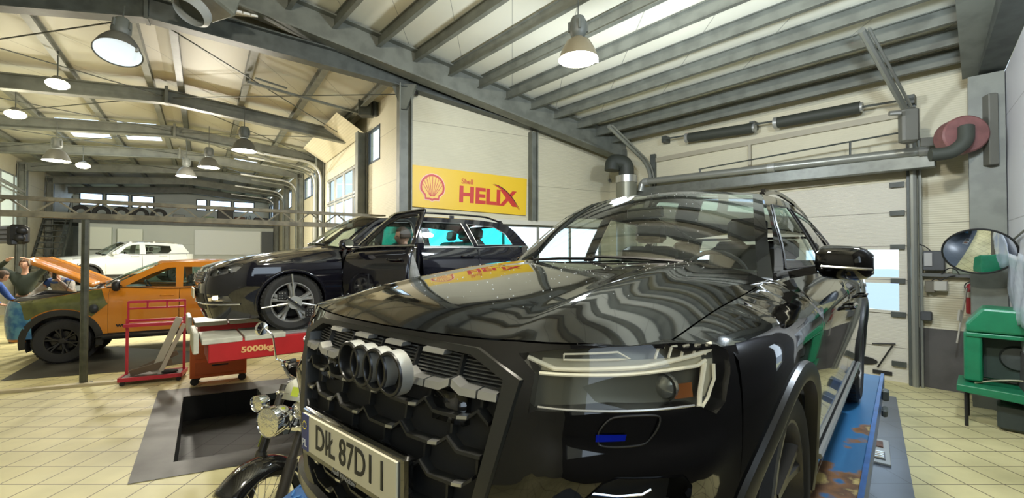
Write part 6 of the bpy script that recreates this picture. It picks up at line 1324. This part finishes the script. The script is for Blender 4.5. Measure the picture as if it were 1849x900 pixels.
# ================================================================== seen outside through the panes
pz = Sw(3.6, 0, -5.5); o = MB().box((0, 0, .75), (4.2, 1.6, 1.55), ch=.05); o.box((-2.3, 0, .65), (.9, 1.5, 1.2), ch=.1)
o = o.build('container', mat('container_red', (.75, .08, .14), .5), None, 20); o.location = pz; o.rotation_euler = (0, 0, .5); tag(o, 'red container standing in the yard behind the window under the sign', 'container')
oc = copy_tree(wcar); P = Dw(2.0, 0, -7.5); oc.location = (P.x, P.y, -.05); oc.rotation_euler = (0, 0, math.atan2(DE[1], DE[0])); tag(oc, 'pale car parked outside behind the panes of the sectional door', 'car')
# ================================================================== people
def skin(J, E, R, root=0, sub=2):
    me = bpy.data.meshes.new('t'); names = list(J); ix = {n: i for i, n in enumerate(names)}
    me.from_pydata([J[n] for n in names], [(ix[a], ix[b]) for a, b in E], []); o = bpy.data.objects.new('t', me); COL.objects.link(o)
    bpy.context.view_layer.update(); md = o.modifiers.new('s', 'SKIN'); md.use_smooth_shade = True
    if not me.skin_vertices: me.skin_vertices  # layer is made with the modifier
    sv = me.skin_vertices[0].data if me.skin_vertices else None
    if sv is None:
        bpy.context.view_layer.objects.active = o; sv = None
    if sv is not None:
        for n in names: r = R[n]; sv[ix[n]].radius = r if isinstance(r, tuple) else (r, r); sv[ix[n]].use_root = (ix[n] == root)
    sb = o.modifiers.new('u', 'SUBSURF'); sb.levels = sub; sb.render_levels = sub
    dg = bpy.context.evaluated_depsgraph_get(); ev = o.evaluated_get(dg); m2 = ev.to_mesh(); V = [tuple(v.co) for v in m2.vertices]; F = [tuple(p.vertices) for p in m2.polygons]
    ev.to_mesh_clear(); bpy.data.objects.remove(o); bpy.data.meshes.remove(me); return V, F
SKIN = mat('skin', (.50, .28, .19), .5); HAIR = mat('hair_dark', (.05, .03, .02), .7)
def lerp(a, b, t): return tuple(a[i] + (b[i] - a[i]) * t for i in range(3))
def person(loc, rz, label, P, top, leg, hair, hat=None, scale=1, vest=None):
    """P: joints in metres, x forward, y left, z up; feet at z=0"""
    root = empty('person', loc, rz, label, 'person'); root.scale = (scale,) * 3
    J = {'pelvis': P['pelvis'], 'waist': lerp(P['pelvis'], P['chest'], .5), 'chest': P['chest'], 'neck': P['neck'], 'skull': lerp(P['neck'], P['head'], .7)}
    E = [('pelvis', 'waist'), ('waist', 'chest'), ('chest', 'neck'), ('neck', 'skull')]
    R = {'pelvis': (.11, .085), 'waist': (.10, .075), 'chest': (.11, .08), 'neck': .050, 'skull': .055}
    for s in 'LR':
        for a in ('shoulder', 'elbow', 'wrist', 'hip', 'knee', 'ankle'): J[a + s] = P[a + s]
        J['palm' + s] = P['palm' + s]; J['toe' + s] = P['toe' + s]
        E += [('chest', 'shoulder' + s), ('shoulder' + s, 'elbow' + s), ('elbow' + s, 'wrist' + s), ('wrist' + s, 'palm' + s), ('pelvis', 'hip' + s), ('hip' + s, 'knee' + s), ('knee' + s, 'ankle' + s), ('ankle' + s, 'toe' + s)]
        R.update({'shoulder' + s: .050, 'elbow' + s: .040, 'wrist' + s: .027, 'palm' + s: (.038, .016), 'hip' + s: .075, 'knee' + s: .058, 'ankle' + s: .040, 'toe' + s: .032})
        w_, p_ = np.array(P['wrist' + s]), np.array(P['palm' + s]); d = p_ - w_; d = d / (np.linalg.norm(d) or 1); sd = np.cross(d, (0, 0, 1)); sd = sd / (np.linalg.norm(sd) or 1)
        for k, (o_, L_) in enumerate(((-.027, .060), (-.009, .072), (.009, .068), (.026, .052))):
            b0 = p_ + sd * o_; b1 = b0 + d * L_ * .55; b2 = b1 + d * L_ * .4 + np.array((0, 0, -.018)); J['f%d%s' % (k, s)] = tuple(b1); J['g%d%s' % (k, s)] = tuple(b2)
            E += [('palm' + s, 'f%d%s' % (k, s)), ('f%d%s' % (k, s), 'g%d%s' % (k, s))]; R['f%d%s' % (k, s)] = .009; R['g%d%s' % (k, s)] = .008
        th = w_ + d * .03 + sd * .045; J['th' + s] = tuple(th); J['tk' + s] = tuple(th + d * .04 + sd * .01); E += [('wrist' + s, 'th' + s), ('th' + s, 'tk' + s)]; R['th' + s] = .010; R['tk' + s] = .009
    V, F = skin(J, E, R); m = MB().add(V, F)
    h = Vector(P['head']); f = Vector(P.get('face', (1, 0, 0))).normalized(); u = Vector((0, 0, 1)); l = u.cross(f).normalized(); u = f.cross(l)
    G_ = []
    for i in range(15):
        th = math.pi * i / 14; row = []
        for j in range(24):
            ph = 2 * math.pi * j / 24; x, y, z = math.sin(th) * math.cos(ph), math.sin(th) * math.sin(ph), math.cos(th)
            jaw = 1 - .28 * max(0, -z)**1.2; X = .098 * x * (jaw if x < 0 else 1 - .08 * max(0, -z)); Y = .076 * y * jaw; Z = .122 * z
            if x > .5: X += .020 * math.exp(-((y / .16)**2)) * math.exp(-(((z + .08) / .22)**2)) - .008 * math.exp(-(((abs(y) - .36) / .14)**2)) * math.exp(-(((z - .12) / .12)**2)) + .006 * math.exp(-((y / .3)**2)) * math.exp(-(((z + .45) / .07)**2))
            row.append(h + f * X + l * Y + u * Z)
        row.append(row[0]); G_.append(row)
    m.grid(G_)
    for s in (1, -1): m.ball(h + l * (.076 * s) - f * .01 - u * .005, (.012, .012, .030), 8)
    body = m.build('body', SKIN, root, 60)
    m = MB()
    for s in (1, -1): m.ball(h + f * .083 + l * (.030 * s) + u * .014, (.010, .012, .008), 8)
    m.build('eyes', mat('eye', (.03, .02, .02), .2), body); MB().tube([h + f * .094 + l * y - u * .052 for y in (-.022, 0, .022)], .005, 5).build('mouth', mat('lips', (.35, .12, .10), .5), body)
    G_ = [[h + (f * (.108 * math.sin(th) * math.cos(ph) - .006) + l * (.088 * math.sin(th) * math.sin(ph)) + u * (.132 * math.cos(th))) for ph in [math.pi * .28 + 1.44 * math.pi * j / 20 for j in range(21)]] for th in [math.pi * i / 20 for i in range(12)]]
    G2 = [[h + (f * (.105 * math.sin(th) * math.cos(ph) - .004) + l * (.086 * math.sin(th) * math.sin(ph)) + u * (.132 * math.cos(th))) for ph in [2 * math.pi * j / 20 for j in range(21)]] for th in [math.pi * i / 20 for i in range(7)]]
    MB().grid(G_).grid(G2).build('hair', hair, root, 60, solid=.006)
    # clothing follows the body, slightly larger
    T = {k: J[k] for k in ('pelvis', 'waist', 'chest')}; T['collar'] = lerp(P['chest'], P['neck'], .88); TE = [('pelvis', 'waist'), ('waist', 'chest'), ('chest', 'collar')]; TR = {'pelvis': (.165, .13), 'waist': (.16, .125), 'chest': (.19, .14), 'collar': .080}
    for s in 'LR':
        T['shoulder' + s] = P['shoulder' + s]; T['elbow' + s] = P['elbow' + s]; T['cuff' + s] = lerp(P['elbow' + s], P['wrist' + s], .95); TE += [('chest', 'shoulder' + s), ('shoulder' + s, 'elbow' + s), ('elbow' + s, 'cuff' + s)]; TR.update({'shoulder' + s: .082, 'elbow' + s: .058, 'cuff' + s: .040})
    V, F = skin(T, TE, TR); MB().add(V, F).build('jacket', top, root, 60)
    if vest: 
        T3 = {'a': lerp(P['chest'], P['neck'], .2), 'b': lerp(P['chest'], P['neck'], .8), 'sL': lerp(P['chest'], P['shoulderL'], 1.02), 'sR': lerp(P['chest'], P['shoulderR'], 1.02), 'eL': lerp(P['shoulderL'], P['elbowL'], .35), 'eR': lerp(P['shoulderR'], P['elbowR'], .35)}
        V, F = skin(T3, [('a', 'b'), ('a', 'sL'), ('a', 'sR'), ('sL', 'eL'), ('sR', 'eR')], {'a': (.185, .138), 'b': .08, 'sL': .082, 'sR': .082, 'eL': .074, 'eR': .074}); MB().add(V, F).build('shoulder_yoke', vest, root, 60)
    T = {'pelvis': P['pelvis']}; TE = []; TR = {'pelvis': (.165, .135)}
    for s in 'LR': T['hip' + s] = P['hip' + s]; T['knee' + s] = P['knee' + s]; T['hem' + s] = lerp(P['knee' + s], P['ankle' + s], .95); TE += [('pelvis', 'hip' + s), ('hip' + s, 'knee' + s), ('knee' + s, 'hem' + s)]; TR.update({'hip' + s: .105, 'knee' + s: .078, 'hem' + s: .062})
    V, F = skin(T, TE, TR); MB().add(V, F).build('trousers', leg, root, 60)
    for s in 'LR': a, b = Vector(P['ankle' + s]), Vector(P['toe' + s]); MB().tube([a + Vector((-.05, 0, -.03)) + (a - b) * .2, a * .5 + b * .5 + Vector((0, 0, -.01)), b + (b - a) * .25], lambda t: .058 - .02 * t, 10).build('shoe', RUB, root, 60)
    return root
def pose(**k):
    P = dict(pelvis=(0, 0, .97), chest=(.0, 0, 1.34), neck=(0, 0, 1.52), head=(.02, 0, 1.67))
    for s, q in (('L', 1), ('R', -1)):
        P.update({'shoulder' + s: (0, q * .19, 1.43), 'elbow' + s: (-.02, q * .24, 1.14), 'wrist' + s: (.10, q * .25, .90), 'palm' + s: (.14, q * .25, .82), 'hip' + s: (0, q * .10, .90), 'knee' + s: (.02, q * .11, .50), 'ankle' + s: (-.01, q * .12, .09), 'toe' + s: (.14, q * .13, .035)})
    P.update(k); return P
DG = mat('green_sweater', (.02, .03, .022), .8); BLUEC = mat('blue_cloth', (.02, .07, .28), .7); GREYC = mat('grey_coverall', (.26, .25, .23), .75, noise=.25, nscale=12)
p = at(46, 474, 10.6)
person((p.x, p.y, 0), math.atan2(-.5, .86) - .6, 'person in a dark green sweater with both arms up holding the open orange bonnet', pose(elbowL=(.08, .38, 1.62), wristL=(.25, .16, 1.78), palmL=(.31, .10, 1.81), elbowR=(.08, -.38, 1.62), wristR=(.25, -.16, 1.78), palmR=(.31, -.10, 1.81), face=(1, .1, -.1)), DG, mat('dark_trousers', (.03, .035, .03), .8), mat('hair_brown', (.10, .055, .03), .7), scale=1.10)
p = at(92, 480, 9.95)
pp = person((p.x + .1, p.y + .15, 0), -1.3, 'person in a grey and blue coverall leaning over the engine bay with a phone', pose(pelvis=(-.30, 0, 1.0), chest=(.02, 0, 1.30), neck=(.14, 0, 1.45), head=(.22, 0, 1.58), shoulderL=(.05, .19, 1.38), shoulderR=(.05, -.19, 1.38), elbowL=(.28, .32, 1.16), wristL=(.38, .16, 1.42), palmL=(.40, .12, 1.50), elbowR=(.22, -.34, 1.14), wristR=(.45, -.30, 1.08), palmR=(.53, -.30, 1.06), hipL=(-.30, .1, .93), hipR=(-.30, -.1, .93), kneeL=(-.22, .12, .50), kneeR=(-.25, -.12, .50), ankleL=(-.3, .12, .09), ankleR=(-.32, -.12, .09), toeL=(-.15, .13, .035), toeR=(-.17, -.13, .035), face=(1, .1, -.35)), GREYC, GREYC, HAIR, scale=1.06, vest=BLUEC)
hp = pp.matrix_world if 0 else None
ph = MB().box((0, 0, 0), (.012, .075, .15), ch=.004).build('phone', BLKP); ph.location = Vector(pp.location) + Matrix.Rotation(-1.3, 3, 'Z') @ (Vector((.43, .12, 1.52)) * 1.06); ph.rotation_euler = (0, 0, -1.3); tag(ph, 'black phone held up by the person leaning over the engine bay', 'phone')
p = at(-34, 492, 9.6)
person((p.x + .05, p.y, 0), .3, 'person in blue work clothes at the left edge, bent forward', pose(pelvis=(-.2, 0, .95), chest=(.08, 0, 1.28), neck=(.20, 0, 1.42), head=(.30, 0, 1.52), shoulderL=(.12, .19, 1.34), shoulderR=(.12, -.19, 1.34), elbowL=(.25, .25, 1.08), wristL=(.42, .2, .95), palmL=(.5, .2, .93), elbowR=(.25, -.25, 1.08), wristR=(.42, -.2, .95), palmR=(.5, -.2, .93), face=(1, 0, -.5)), BLUEC, mat('navy_trousers', (.02, .03, .07), .8), HAIR, scale=1.05, vest=None)
M_ = Matrix.Translation(est.location) @ est.rotation_euler.to_matrix().to_4x4()
q = M_ @ Vector((-2.28, .98, -.12))
person(tuple(q), est.rotation_euler.z - .5 , 'person in a blue and grey jacket seated sideways in the open door of the estate', pose(pelvis=(-.10, 0, .56), chest=(.0, 0, .92), neck=(.03, 0, 1.10), head=(.06, 0, 1.25), shoulderL=(0, .19, 1.0), shoulderR=(0, -.19, 1.0), elbowL=(.08, .24, .74), wristL=(.30, .15, .70), palmL=(.38, .14, .70), elbowR=(.08, -.24, .74), wristR=(.30, -.15, .70), palmR=(.38, -.14, .70), hipL=(-.08, .1, .52), hipR=(-.08, -.1, .52), kneeL=(.32, .13, .50), kneeR=(.32, -.13, .50), ankleL=(.34, .14, .21), ankleR=(.34, -.14, .21), toeL=(.47, .15, .17), toeR=(.47, -.15, .17), face=(1, .5, -.1)), GREYC, mat('grey_trousers', (.10, .10, .10), .8), HAIR, vest=BLUEC)
# unseen lamps added behind and above the photographer to brighten the near bay
proto = [o for o in bpy.data.objects if o.name == 'high_bay_lamp.002'][0]
for x, y, z, lb in ((-.6, -2.6, 5.2, 'unseen bell lamp added to light the near bay, behind and right of the viewpoint'), (-3.4, -1.4, 5.4, 'unseen bell lamp added to light the near bay, behind and left of the viewpoint'), (3.2, 3.0, 4.75, 'unseen bell lamp added to light the near bay, high on the right beside the viewpoint'), (-.4, 1.2, 5.6, 'unseen bell lamp added to light the near bay, right above the viewpoint')):
    t = copy_tree(proto); t.location = (x, y, z); tag(t, lb, 'ceiling lamp')
for o in bpy.data.objects:
    if o.type == 'LIGHT' and o.parent and o.parent.location.y < 3.1:
        o.data = o.data.copy(); o.data.energy = LAMP_W * 2.9
        o.location.z = -.32
        if o.parent.location.y < -2: o.data.energy = LAMP_W * 5
        if o.parent.location.x < -3: o.data.energy = LAMP_W * 1.2
        if o.parent.location.x > 1: o.data.color = COOL; o.data.energy = LAMP_W * (1.8 if o.parent.location.x > 3 else 1.5)
        if o.parent.location.x > 3: o.data.color = (.76, .88, 1.0)  # cool tint of the added right lamp stands in for daylight
